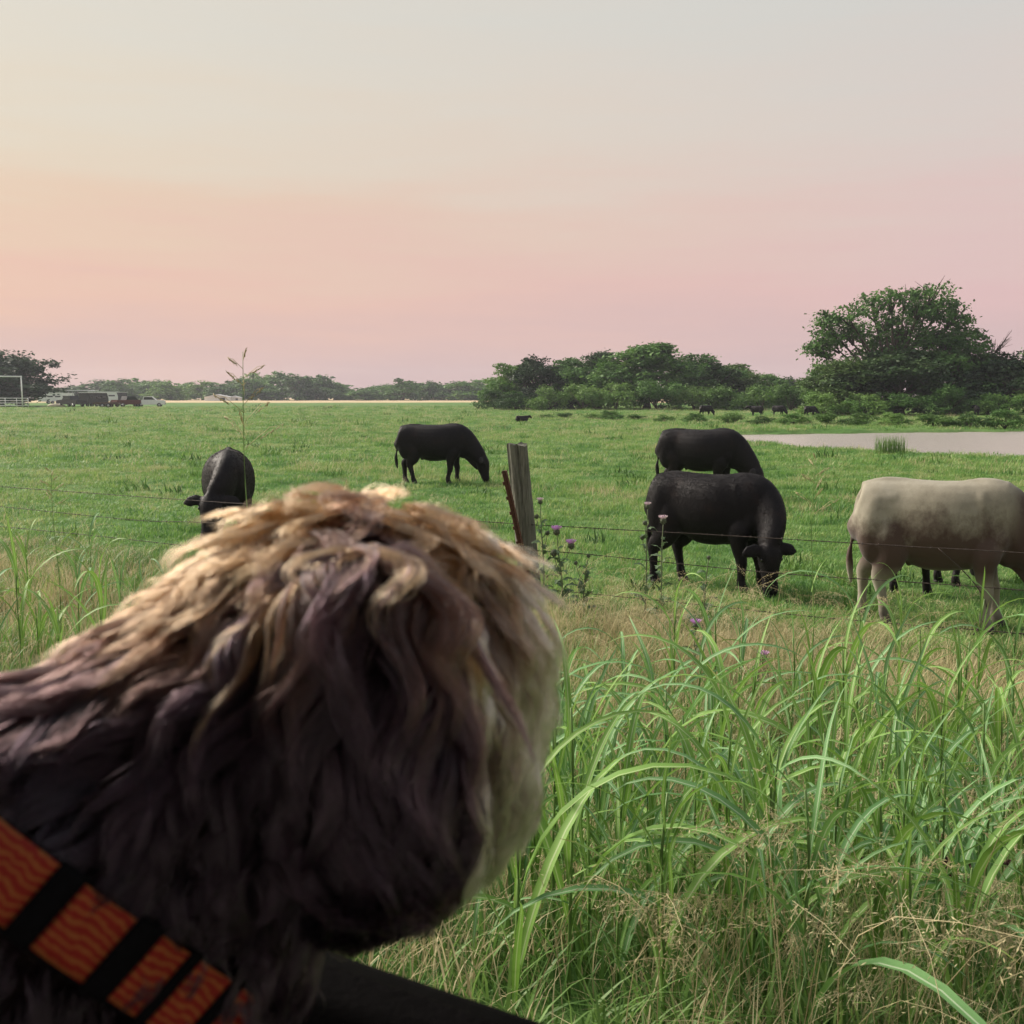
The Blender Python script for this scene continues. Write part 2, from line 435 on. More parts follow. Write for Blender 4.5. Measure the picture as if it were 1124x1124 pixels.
def cow_mesh(name, yaw=0., legs=(0,0,0,0), head='graze', fat=1., lying=False, tail_swing=0., head_roll=0., reach=0., hz=0.):
    """x forward, feet on z=0, about 1.32 m at the withers.  legs: x shift of near/far front, near/far hind hoof"""
    mb = MB()
    T = np.array([  # x, centre z, half width, half height
        (-.905,1.0,.10,.15),(-.885,.99,.18,.225),(-.83,.98,.235,.275),(-.66,.965,.265,.315),(-.45,.935,.262,.345),(-.2,.915,.305,.37),(0,.90,.33,.385),
        (.2,.895,.325,.39),(.38,.91,.285,.385),(.55,.94,.25,.365),(.70,.95,.215,.33),(.82,.94,.16,.255),(.91,.92,.08,.13)])
    T = spline(T, 36); T[:, 2] *= fat
    mb.tube(np.stack([T[:,0], T[:,0]*0, T[:,1]], 1), T[:,2:4], 22, pw=2.25)
    # spine, hook and pin bones, thighs, shoulder blades
    mb.tube(spline([(-.84,0,1.215),(-.6,0,1.265),(-.42,0,1.265),(-.1,0,1.245),(.2,0,1.25),(.45,0,1.285),(.62,0,1.25)], 20), np.full((20,2), .042), 10, up=(0,1,0))
    for s in (-1, 1):
        pass
        mb.tube([(-.44,.16*s*fat,1.12),(-.64,.15*s*fat,1.10),(-.82,.10*s,1.06)], [.07,.09,.075], 10)
        mb.ball((-.67, .15*s, .86), (.20,.13,.33)); mb.ball((.47, .17*s*fat, .93), (.14,.095,.30), 14, 9, Matrix.Rotation(-.25, 4, 'Y')); mb.ball((.62,.17*s*fat,.80),(.10,.08,.12))
    mb.ball((.72, 0, .70), (.15,.12,.15)); mb.ball((.52,0,1.245),(.2,.09,.075)); mb.ball((.02, 0, .575), (.34,.19,.085)); mb.ball((-.30,0,.60),(.05,.045,.10)); mb.ball((-.1,0,.56),(.07,.04,.08))
    # neck and head
    if head == 'graze':
        N = [(.56,1.02,.185,.31),(.75,.93,.17,.285),(.91,.79,.15,.245),(1.03+reach*.5,.67,.135,.205),(1.12+reach,.56,.12,.17)]
        N = [(a_, b_+hz*i_/4, c_, d_) for i_, (a_, b_, c_, d_) in enumerate(N)]
        poll, mz = np.array((1.15+reach,.56+hz)), np.array((1.28+reach*1.3+hz*.6,.06+hz))
    else:
        N = [(.58,1.06,.17,.275),(.78,1.10,.15,.235),(.98,1.16,.125,.19),(1.14,1.23,.105,.15)]
        poll, mz = np.array((1.17,1.25)), np.array((1.58,1.0))
    piv = np.array((.62, 0., 0.))
    def turn(P, wgt):
        P = np.asarray(P, float).copy(); w_ = np.asarray(wgt)
        a = yaw*w_; x, y = P[:,0]-piv[0], P[:,1].copy()
        P[:,0] = piv[0]+x*np.cos(a)-y*np.sin(a); P[:,1] = x*np.sin(a)+y*np.cos(a); return P
    N = spline(N, 12); wn_ = np.linspace(0, 1, 12)**.8
    mb.tube(turn(np.stack([N[:,0], 0*N[:,0], N[:,1]], 1), wn_), N[:,2:4], 16, up=(0,0,1) if head != 'graze' else (.6,0,.8))
    if head == 'graze': mb.tube(turn(spline([(.74,0,.66),(.86,0,.56),(.98+reach*.5,0,.42),(1.06+reach,0,.34)], 8), np.linspace(.1,1,8)), np.stack([np.full(8,.028), np.linspace(.10,.06,8)], 1), 8, up=(.6,0,.8))
    ax = mz-poll; Lh = np.linalg.norm(ax); ax /= Lh; pv = np.array((-ax[1], ax[0]))
    if pv[1] < 0 and head != 'graze': pv = -pv
    Hs = np.array([(-.09,.0,.08,.075),(0,.0,.125,.125),(.14,.0,.145,.155),(.28,-.005,.138,.158),(.48,-.015,.112,.14),(.68,-.02,.092,.108),(.86,-.02,.098,.096),(.98,-.02,.086,.08),(1.05,-.02,.045,.045)])
    Hs = spline(Hs, 18)
    HP = poll[None] + ax[None]*(Hs[:,:1]*Lh) + pv[None]*Hs[:,1:2]
    hp3 = turn(np.stack([HP[:,0], HP[:,0]*0, HP[:,1]], 1), np.ones(18))
    upv = turn(np.array([[piv[0]+pv[0],0,pv[1]]]), np.ones(1))[0]-np.array((piv[0],0,0))
    mb.tube(hp3, Hs[:,2:4], 16, up=upv)
    # ears: flat leaves standing out from the poll
    def H(u, side, off):                        # head frame -> body frame
        c = poll + ax*u*Lh + pv*off
        return turn(np.array([[c[0], side, c[1]]]), np.ones(1))[0]
    for s in (-1, 1):
        p0, p1, p2, p3 = H(.05,.09*s,.03), H(.06,.19*s,.035), H(.09,.29*s,.02), H(.13,.36*s,.0)
        mb.tube([p0,p1,p2,p3], [(.026,.034),(.03,.082),(.028,.075),(.015,.022)], 10, up=tuple(ax[0:1])+(0,)+tuple(ax[1:2]))
        mb.ball(H(.24,.115*s,.05), (.04,.033,.033))
    mb.ball(H(-.02,0,.06), .075)
    # legs
    hooves = []
    if not lying:
        for i, (s, front) in enumerate(((-1,True),(1,True),(-1,False),(1,False))):
            dx = legs[i]
            if front:
                P = [(.50,.13*s,.90),(.50,.18*s,.70),(.475+dx*.25,.175*s,.56),(.485+dx*.55,.165*s,.40),(.50+dx*.62,.165*s,.345),(.485+dx*.85,.16*s,.20),(.475+dx*.95,.16*s,.115),(.50+dx,.16*s,.055),(.515+dx,.16*s,.012)]
                Rr = [(.05,.08),(.11,.16),(.088,.12),(.066,.080),(.068,.076),(.047,.054),(.056,.060),(.060,.064),(.064,.072)]
            else:
                P = [(-.60,.13*s,1.0),(-.54,.155*s,.82),(-.50+dx*.2,.17*s,.68),(-.58+dx*.45,.17*s,.54),(-.685+dx*.7,.165*s,.435),(-.68+dx*.78,.16*s,.36),(-.655+dx*.92,.155*s,.20),(-.65+dx*.97,.155*s,.115),(-.625+dx,.155*s,.055),(-.61+dx,.155*s,.012)]
                Rr = [(.10,.19),(.13,.24),(.115,.20),(.09,.15),(.060,.095),(.052,.072),(.048,.055),(.056,.060),(.060,.064),(.064,.072)]
            k = 26
            PR = spline(np.hstack([np.array(P), np.array(Rr)]), k)
            mb.tube(PR[:,:3], np.stack([PR[:,3], PR[:,4]], 1), 12, up=(1,0,0))
            hooves.append((P[-1][0], P[-1][1]))
    else:
        for s in (-1, 1):
            mb.tube([(.50,.2*s,.62),(.62,.24*s,.56),(.80,.22*s,.55),(.62,.22*s,.53),(.50,.22*s,.53)], [.1,.075,.06,.05,.05], 10)
            mb.tube([(-.5,.24*s,.68),(-.25,.33*s,.6),(-.45,.36*s,.55),(-.2,.38*s,.54)], [.15,.11,.06,.05], 10)
    # tail
    sw = tail_swing
    mb.tube(spline([(-.70,0,1.21),(-.80,0,1.195),(-.875,sw*.2,1.10),(-.915,sw*.5,.88),(-.93,sw*.8,.64)], 14), np.linspace(.034,.021,14), 8, up=(0,1,0))
    mb.tube(spline([(-.945,sw*.8,.66),(-.945,sw*.95,.54),(-.93,sw,.42),(-.915,sw,.31)], 8), [.022,.036,.044,.046,.044,.037,.028,.016], 8, up=(0,1,0))
    me = remesh(mb, name, .0155, 18, .42)
    eyes = [(H(.27,.128*s,.06)) for s in (-1,1)]
    nose = H(1.0, 0, -.012)
    return me, eyes, hooves, nose
def make_cow(name, me_pack, mat, loc, heading, scale, label, group, with_parts=True, z_off=0.):
    me, eyes, hooves, nose = me_pack
    r = empty(name, loc, heading, scale, label, 'cow' if name == 'cow' else 'steer', group)
    me2 = me if not me.materials or me.materials[0] == mat else me.copy()
    if me2 is not me: me2.materials.clear()
    b = obj('body', me2, mat, r); b.location.z = z_off
    if with_parts:
        for e in eyes: MB().ball((0,0,0), .02, 10, 6).build('eye', EYE, r).location = Vector(e)+Vector((0,0,z_off))
        for hx, hy in hooves:
            mb = MB(); mb.tube([(0,0,.002),(-.006,0,.03),(-.014,0,.062)], [(.064,.074),(.060,.068),(.052,.056)], 12, up=(1,0,0)); mb.build('hoof', HOOF, r).location = (hx, hy, z_off)
        MB().ball((0,0,0), (.052,.062,.04), 12, 8).build('muzzle', MUZZ, r).location = Vector(nose)+Vector((0,0,z_off))
    return r
def coat_hair(cow, n, length=.018, rad=.0013, seed=1):
    """short hair all over the body so that the outline is not a clean edge"""
    b = [c for c in cow.children if c.name.startswith('body')][0]; me = b.data; r = np.random.default_rng(seed)
    v = np.zeros(len(me.vertices)*3); me.vertices.foreach_get('co', v); v = v.reshape(-1,3)
    me.calc_loop_triangles(); t = np.zeros(len(me.loop_triangles)*3, int); me.loop_triangles.foreach_get('vertices', t); t = t.reshape(-1,3)
    A, B, C = v[t[:,0]], v[t[:,1]], v[t[:,2]]; N = np.cross(B-A, C-A); ar = np.linalg.norm(N, axis=1); N /= ar[:,None]+1e-12
    k = r.choice(len(t), n, p=ar/ar.sum()); u, w_ = r.random(n), r.random(n); f = u+w_ > 1; u[f], w_[f] = 1-u[f], 1-w_[f]
    P = A[k]+(B[k]-A[k])*u[:,None]+(C[k]-A[k])*w_[:,None]; N = N[k]
    fl = np.array((-.55,0,-.75))+r.normal(0,.22,(n,3)); fl += np.stack([np.sin(P[:,2]*9+P[:,0]*7), np.sin(P[:,0]*11), np.zeros(n)], 1)*.25
    fl -= N*(fl*N).sum(1, keepdims=True); fl /= np.linalg.norm(fl, axis=1, keepdims=True)+1e-9
    L = length*r.uniform(.6,1.4,n)[:,None]
    d1 = fl*.95+N*.2; Q = np.stack([P-N*.002, P+d1*L*.5, P+d1*L*.5+(fl+N*.05)*L*.5], 1)
    hc = bpy.data.hair_curves.new('coat'); hc.add_curves([3]*n); hc.position_data.foreach_set('vector', np.ascontiguousarray(Q, np.float32).ravel())
    ra = hc.attributes.new('radius', 'FLOAT', 'POINT'); ra.data.foreach_set('value', np.tile(np.array((1,.8,.25))*rad, n).astype(np.float32))
    hc.materials.append(me.materials[0]); o = bpy.data.objects.new('coat', hc); COL.objects.link(o); o.parent = cow; o.location = b.location
def heading_to(dx, dy): return math.atan2(dy, dx)
pk_front = cow_mesh('cow_body', yaw=-.34, legs=(.05,-.05,0,.1), reach=-.05, hz=.20)
pk_side = cow_mesh('cow_body', yaw=-.1, legs=(-.12,.06,.16,-.12), fat=1.05, reach=.03)
pk_turn = cow_mesh('steer_body', yaw=-.72, legs=(.05,.17,-.12,.12), fat=.95, reach=-.08)
pk_walk = cow_mesh('steer_body', yaw=-.05, legs=(.04,.16,.12,-.16), fat=.92, tail_swing=0)
pk_up = cow_mesh('cow_body', yaw=.5, legs=(0,.05,-.05,.05), head='up')
pk_lie = cow_mesh('cow_body', yaw=.3, head='up', lying=True)
GRP = 'cattle grazing in the pasture'
def place(name, pk, mat, px, y, head, scale, label, sx=.9, **k):
    p = foot(px, y); c = make_cow(name, pk, mat, p, head, scale, label, GRP, **k); c.scale = (scale*sx, scale, scale); return c
cA = place('cow', pk_front, BLACK, 248, 13.2, heading_to(.25,-1), 1.0, 'black cow grazing head-on behind the dog, ear out to the left')
cB = place('cow', pk_side, BLACK, 476, 23.6, heading_to(1,-.10), 1.05, 'black cow in full profile grazing left of the wooden fence post')
cC = place('cow', pk_side, BLACK, 770, 20.2, heading_to(1,-.5), 1.04, 'black cow grazing beside the pond, partly hidden by the nearer black steer')
cD = place('steer', pk_turn, BLACK, 784, 10.6, heading_to(1,-.72), .92, 'nearest black steer grazing behind the wires with its face turned to camera', sx=.84)
cE = place('steer', pk_walk, GREY, 1037, 8.8, heading_to(1,-.44), .985, 'muddy cream grey steer with dark brown head, grazing at the right edge', sx=.78)
place('cow', pk_side, BLACK, 1032, 10.5, heading_to(.75,.66), .80, 'small black cow mostly hidden behind the cream grey steer')
for px, y, pk, h, lab in ((775,97,pk_side,.4,'tiny black cow far off above the pond, leftmost of the distant row'),(831,99,pk_up,2.6,'tiny black cow far off, second from left of the distant row'),
                          (855,101,pk_side,-.6,'tiny black cow far off, third from left of the distant row'),(890,100,pk_side,.3,'tiny black cow far off, just left of the big dark tree'),(1073,97,pk_up,1.2,'tiny black cow far off in the weeds before the right-hand trees')):
    place('cow', pk, BLACK, px, y, h, .78, lab, with_parts=False)
place('cow', pk_lie, BLACK, 573, 77, .3, .6, 'black calf lying far off in the grass beyond the fence post', with_parts=False, z_off=-.52)
for c_, n_, l_, r_ in ((cD, 60000, .022, .0008), (cA, 30000, .022, .001), (cC, 14000, .022, .0014), (cB, 10000, .022, .0016)): coat_hair(c_, n_, l_, r_)
# ------------------------------------------------------------------ trees
ORD = 'first second third fourth fifth sixth seventh eighth ninth tenth eleventh twelfth thirteenth fourteenth fifteenth sixteenth seventeenth eighteenth nineteenth'.split()
ORD += [w_ for t_ in ('twent','thirt','fort','fift','sixt') for w_ in [t_ + 'ieth'] + [t_ + 'y-' + o for o in ORD[:9]]]
def tree_mat(name, cols): return leaf_mat(name, cols, .22, .6, .35, .2)
LEAF_NEAR = tree_mat('leaf_green', [(.035,.075,.018),(.068,.145,.03),(.105,.205,.04),(.16,.26,.055)])
LEAF_LIGHT = tree_mat('leaf_light_green', [(.05,.10,.022),(.08,.155,.03),(.12,.21,.045),(.16,.25,.06)])
LEAF_DARK = tree_mat('leaf_dark_green', [(.022,.044,.018),(.042,.08,.024),(.07,.12,.03),(.105,.165,.04)])
BARK = simple('bark', (.075,.058,.045), .95, .4, 6, bump=.8)
def leaf_cards(C, size, nrm, r):
    """C centres (n,3), leaf-shaped quads bent at the middle"""
    n = len(C)
    d = r.normal(size=(n,3)); d += nrm*1.0; d /= np.linalg.norm(d, axis=1, keepdims=True)
    t = r.normal(size=(n,3)); t -= d*(t*d).sum(1, keepdims=True); t /= np.linalg.norm(t, axis=1, keepdims=True)+1e-9
    b = np.cross(d, t); s = (size*r.uniform(.55, 1.3, n))[:, None]
    V = np.stack([C - t*s, C - b*s*.55 + d*s*.12, C + t*s, C + b*s*.55 + d*s*.12], 1).reshape(-1, 3)
    return V, np.arange(4*n).reshape(n, 4)
def crown_points(lobes, n, r, shell=.55, clump=26, csize=.13):
    """leaf positions gathered in clumps near the skin of several lobes (unit tree: height 1)"""
    L = np.array(lobes); wgt = (L[:,3]*L[:,4])**1.0; wgt /= wgt.sum()
    k = n//clump
    li = r.choice(len(L), k, p=wgt)
    u = r.normal(size=(k,3)); u /= np.linalg.norm(u, axis=1, keepdims=True)
    u[:,2] = np.where((u[:,2] < -.35) & (r.random(k) < .6), -u[:,2], u[:,2])
    rad = shell + (1-shell)*r.random(k)**.5
    rr = np.stack([L[li,3], L[li,3], L[li,4]], 1)
    cc = L[li,:3] + u*rr*rad[:, None]
    q = r.normal(size=(k, clump, 3)); q *= csize*r.uniform(.5,1.25,(k,1,1))*np.array([1,1,.62])
    P = (cc[:,None,:] + q*rr[:,None,:].mean(2, keepdims=True)*2.0).reshape(-1, 3)
    N = np.repeat(u, clump, 0)
    return P, N
def tree_proto(name, seed, lobes, n, leaf, mat, shell=.5, trunk=True, clump=26, csize=.13, trunk_r=.028, twig=0):
    r = np.random.default_rng(seed)
    P, N = crown_points(lobes, n, r, shell, clump, csize)
    P[:,2] = np.maximum(P[:,2], .01)
    V, Fq = leaf_cards(P, leaf, N*.8+np.array([0,0,.35]), r)
    me = quads_mesh('crown', V, Fq, False); me.materials.append(mat)
    mb = MB()
    top = max(l[2] for l in lobes)
    if trunk:
        z = np.linspace(0, top*.8, 8); jx = np.cumsum(r.normal(size=8)*.008); jy = np.cumsum(r.normal(size=8)*.008)
        mb.tube(np.stack([jx, jy, z], 1), np.linspace(trunk_r, trunk_r*.35, 8)*np.array([1.5]+[1]*7), 7)
        for l in lobes:
            s = r.uniform(.15,.4)*top; e = np.array(l[:3]); b = np.array((jx[3], jy[3], s))
            m_ = (b+e)/2 + np.array((0,0,-.03))
            mb.tube(spline([b, m_, e+np.array((0,0,l[4]*.3))], 6), np.linspace(trunk_r*.55, trunk_r*.1, 6), 5)
            for _ in range(3+twig):
                d = r.normal(size=3); d[2] = abs(d[2]); d /= np.linalg.norm(d)
                mb.tube([m_*.3+e*.7, e+d*l[3]*.45, e+d*l[3]*.95], [trunk_r*.22, trunk_r*.12, trunk_r*.03], 4)
    else:
        for _ in range(7):
            d = r.normal(size=2)*.25; mb.tube([(0,0,0),(d[0]*.5,d[1]*.5,top*.5),(d[0],d[1],top*.9)], [.02,.012,.004], 4)
    tm = mb.mesh('trunk'); tm.materials.append(BARK)
    return me, tm
def rl(seed, n, w, z0, z1, rmin, rmax):
    r = np.random.default_rng(seed); L = []
    for _ in range(n):
        a = r.uniform(0, 2*math.pi); q = r.random()**.6*w; z = z0+(z1-z0)*r.random()**1.15; q *= math.sqrt(max(.12, 1-((z-z0*.6)/(z1-z0*.4))**2.2))
        s = r.uniform(rmin, rmax); L.append((q*math.cos(a), q*math.sin(a), z, s, s*r.uniform(.65,.9)))
    return L
PRO = {}
for k in range(4):
    PRO['round%d' % k] = tree_proto('t', 11+k, rl(21+k, 30, .42, .08, .84, .11, .19), 14000, .0215, LEAF_NEAR)
    PRO['dark%d' % k] = tree_proto('t', 31+k, rl(41+k, 30, .42, .07, .83, .11, .19), 14000, .0215, LEAF_DARK)
for k in range(3):
    PRO['bush%d' % k] = tree_proto('b', 51+k, rl(61+k, 8, .62, .15, .62, .22, .36), 3800, .036, LEAF_LIGHT, trunk=False)
    PRO['thorn%d' % k] = tree_proto('b', 71+k, rl(81+k, 9, .6, .2, .68, .2, .33), 4200, .034, LEAF_NEAR, trunk=False)
    PRO['far%d' % k] = tree_proto('t', 91+k, rl(101+k, 14, .42, .08, .8, .18, .28), 3600, .040, LEAF_NEAR)
# the big open tree on the right: separate boughs with sky between
PRO['open'] = tree_proto('t', 5, [(-.50,.0,.66,.11,.13),(-.54,.05,.48,.10,.11),(-.40,-.1,.74,.11,.11),(-.44,.1,.54,.12,.10),(-.20,0,.82,.15,.10),(-.10,-.1,.88,.12,.08),(-.27,.1,.64,.13,.10),(-.52,.0,.33,.09,.10),
     (.05,.05,.90,.12,.07),(.20,-.05,.92,.17,.08),(.30,.05,.82,.15,.10),(.16,.1,.76,.14,.09),(.34,-.1,.72,.12,.09),(.06,0,.62,.17,.10),(-.06,.15,.52,.2,.14),(.22,0,.55,.2,.13),(-.3,.0,.36,.16,.12),(0,0,.38,.22,.16),(.28,0,.36,.2,.16),(-.38,-.05,.60,.12,.09),(-.14,-.08,.70,.13,.09),(.10,-.1,.80,.13,.09),(.38,.0,.60,.14,.12)],
     15000, .0145, LEAF_NEAR, shell=.25, clump=20, csize=.125, trunk_r=.03, twig=4)
def bare_proto():
    r = np.random.default_rng(3); mb = MB()
    mb.tube([(0,0,0),(.01,0,.5),(0,.01,.7)], [.03,.02,.012], 6)
    for k in range(26):
        a = r.uniform(0, 2*math.pi); l = r.uniform(.2,.42); z = r.uniform(.42,.7)
        e = np.array((math.cos(a)*l*.6, math.sin(a)*l*.6, z+l*.75)); b = np.array((0,0,z)); mb.tube([b, (b+e)/2+r.normal(size=3)*.02, e], [.009,.006,.002], 4)
        for _ in range(3): mb.tube([(b+e)/2, e+r.normal(size=3)*.07], [.004,.0015], 3)
    me = mb.mesh('trunk'); me.materials.append(BARK); return me
BARE = bare_proto()
def plant_tree(name, kind, px, y, top_py, width_px, label, cat, group, rz=None, wmul=None):
    """base on the ground at distance y in pixel column px; height from the row of its top"""
    p = foot(px, y); tp = at_y(px, top_py, y); h = max(.4, tp.z - p.z)
    r = empty(name, p, rz if rz is not None else random.uniform(0, 6.28), 1, label, cat, group)
    ext = .92 if kind[0] in 'rdf' else (1.75 if kind[0] in 'bt' else 1.18)
    wd = width_px/F*y
    wd *= 1.0 if kind == 'open' else 1.15
    if kind == 'bare':
        obj('trunk', BARE, None, r); r.scale = (h,)*3; return r
    r.scale = (wd/ext, wd/ext, h)
    cm, tm = PRO[kind]
    obj('crown', cm, None, r); obj('trunk' if kind[0] in 'rdfo' else 'stems', tm, None, r)
    return r
g1 = 'trees and shrubs of the thicket beyond the pasture'
TH = [('round0',560,152,396,58,'first tree at the left end of the thicket'),('dark0',592,150,386,62,'dark tree second from the left end of the thicket'),('round1',627,151,389,62,'tree third from the left in the thicket'),
      ('dark1',657,156,383,66,'tree left of the tallest in the thicket, standing slightly back'),('round2',712,146,373,112,'tallest broad round tree in the middle of the thicket'),('round3',765,152,381,88,'domed tree right of the tallest in the thicket'),
      ('dark2',803,158,397,78,'tree where the thicket begins to slope down rightward'),('round1',838,160,408,70,'low tree near the right end of the thicket'),('dark0',872,165,411,66,'small tree closing the thicket near the big open tree')]
for kind, px, y, top, wpx, lab in TH: plant_tree('tree', kind, px, y, top, wpx, lab, 'tree', g1)
for i, (px, y, top, wpx) in enumerate(((543,146,425,42),(566,143,423,46),(603,141,418,52),(640,140,414,56),(676,139,410,60),(722,137,412,66),(762,138,416,60),(800,136,418,58),(835,134,416,60),(868,130,414,56),(897,124,412,52))):
    plant_tree('shrub', ('bush%d' if i in (2,3,6,7,8,9,10) else 'thorn%d') % (i % 3), px, y, top, wpx, 'leafy shrub along the front of the thicket, %s from the left' % ORD[i], 'shrub', g1)
g2 = 'trees of the dark grove on the right'
plant_tree('tree', 'open', 984, 110, 313, 186, 'big open-crowned tree with sky showing between its boughs', 'tree', g2, rz=0)
for kind, px, y, top, wpx, lab in (('dark1',925,107,392,90,'dark low tree under the left side of the open-crowned tree'),('dark2',985,106,380,116,'dark tree under the middle of the open-crowned tree'),('round0',1052,108,356,96,'green tree just right of the open-crowned tree'),
      ('dark3',1104,105,380,104,'dark tree at the right edge below the bare branches'),('round2',1150,112,372,90,'tree cut by the right edge of the picture')): plant_tree('tree', kind, px, y, top, wpx, lab, 'tree', g2)
plant_tree('bare_tree', 'bare', 1084, 109, 366, 40, 'bare leafless branches rising behind the right-hand dark trees', 'tree', g2)
for i, (px, y, top, wpx, kd) in enumerate(((905,102,428,56,'thorn0'),(948,101,424,62,'thorn1'),(995,100,428,64,'thorn2'),(1040,100,420,66,'thorn0'),(1085,100,424,62,'thorn1'),(1128,100,420,64,'thorn2'))):
    plant_tree('shrub', kd, px, y, top, wpx, 'dark shrub at the foot of the right-hand grove, %s from the left' % ORD[i], 'shrub', g2)
plant_tree('tree', 'dark3', 20, 190, 379, 100, 'dark round tree at the left edge behind the white gate', 'tree', 'trees at the farmyard')
plant_tree('tree', 'dark0', -40, 196, 385, 90, 'dark tree half cut off by the left edge', 'tree', 'trees at the farmyard')
g3 = 'trees of the hazy far treeline'
FT = [(-90,418),(-60,416),(-30,420),(0,418),(72,424),(90,420),(112,416),(132,415),(150,413),(168,416),(186,417),(204,418),(222,417),(240,419),(258,415),(276,413),(291,408),(308,405),(325,410),(340,412),(354,409),(367,420),
      (384,426),(402,424),(418,421),(430,420),(442,413),(456,418),(470,417),(484,421),(498,418),(512,416),(527,419),(543,414),(562,416),(900,405),(930,410),(1140,402),(1170,405)]
nth = 0
for i, (px, top) in enumerate(FT):
    y = 400 + (i*37 % 60)
    vis = 70 < px < 540
    if vis: nth += 1
    lab = ('hazy tree in the far treeline, %s from the left' % ORD[nth-1]) if vis else ('far hazy tree out of sight behind the nearer trees, %s along' % ORD[i])
    plant_tree('far_tree', 'far%d' % (i % 3), px, y, top, 34 + (i*13 % 14), lab, 'tree', g3)
# weeds and low shrubs along the ditch and pond banks
g4 = 'low shrubs in the ditch and along the pond'
WS = [(598,92,458,24),(622,90,456,28),(650,88,458,24),(672,86,456,34),(700,85,457,28),(730,80,458,24),(765,78,458,30),(800,74,457,40),(838,72,458,34),(872,70,457,44),(910,69,456,40),(946,68,456,46),(985,67,455,44),(1025,66,456,50),(1066,65,455,50),(1105,64,454,52),(1146,64,454,54)]
for i, (px, y, top, wpx) in enumerate(WS):
    plant_tree('shrub', ('bush%d' if i % 3 else 'thorn%d') % (i % 3), px, y, top-3.5-(i*5 % 4), wpx*1.0, 'low weedy shrub beyond the pond and ditch, %s from the left' % ORD[i], 'shrub', g4)
# ------------------------------------------------------------------ grasses
def blade_strips(base, az, length, width, bend, seg, r, fold=0., tipw=.08):
    """many curved blades at once -> V, F.  base (n,3), bend = total lean in radians at the tip"""
    n = len(base); t = np.linspace(0, 1, seg+1)
    ang = bend[:,None]*(t[None]**1.5)                       # angle from vertical along the blade
    ds = length[:,None]/seg
    hx = np.concatenate([np.zeros((n,1)), np.cumsum(np.sin((ang[:,1:]+ang[:,:-1])/2)*ds, 1)], 1)
    hz = np.concatenate([np.zeros((n,1)), np.cumsum(np.cos((ang[:,1:]+ang[:,:-1])/2)*ds, 1)], 1)
    cx, cy = np.cos(az)[:,None], np.sin(az)[:,None]
    P = np.stack([base[:,:1]+hx*cx, base[:,1:2]+hx*cy, base[:,2:3]+hz], -1)
    wprof = np.minimum(1, .45+1.6*t)*np.clip(1-t**2.2, tipw, 1)
    tw = r.uniform(-.6,.6,n)[:,None]*t[None]
    sx, sy = -np.sin(az[:,None]+tw), np.cos(az[:,None]+tw)
    W = (width[:,None]*wprof[None])/2
    A = P + np.stack([sx*W, sy*W, np.zeros_like(W)+fold*W], -1); B = P - np.stack([sx*W, sy*W, np.zeros_like(W)-fold*W], -1)
    if fold:
        k = 3; V = np.stack([A, P, B], 2).reshape(n, -1, 3)
    else:
        k = 2; V = np.stack([A, B], 2).reshape(n, -1, 3)
    q = []
    for i in range(seg):
        for j in range(k-1): q.append((i*k+j, i*k+j+1, (i+1)*k+j+1, (i+1)*k+j))
    q = np.array(q); m = (seg+1)*k
    Fq = (q[None] + (np.arange(n)*m)[:,None,None]).reshape(-1, 4)
    return V.reshape(-1, 3), Fq
def clump_mesh(name, seed, n, rad, h0, h1, w0, w1, b0, b1, seg, mat):
    r = np.random.default_rng(seed)
    a = r.uniform(0, 2*math.pi, n); q = np.sqrt(r.random(n))*rad
    base = np.stack([q*np.cos(a), q*np.sin(a), np.full(n, -.02)], 1)
    V, Fq = blade_strips(base, r.uniform(0, 2*math.pi, n), r.uniform(h0, h1, n), r.uniform(w0, w1, n), r.uniform(b0, b1, n), seg, r)
    me = quads_mesh(name, V, Fq, False); me.materials.append(mat); return me
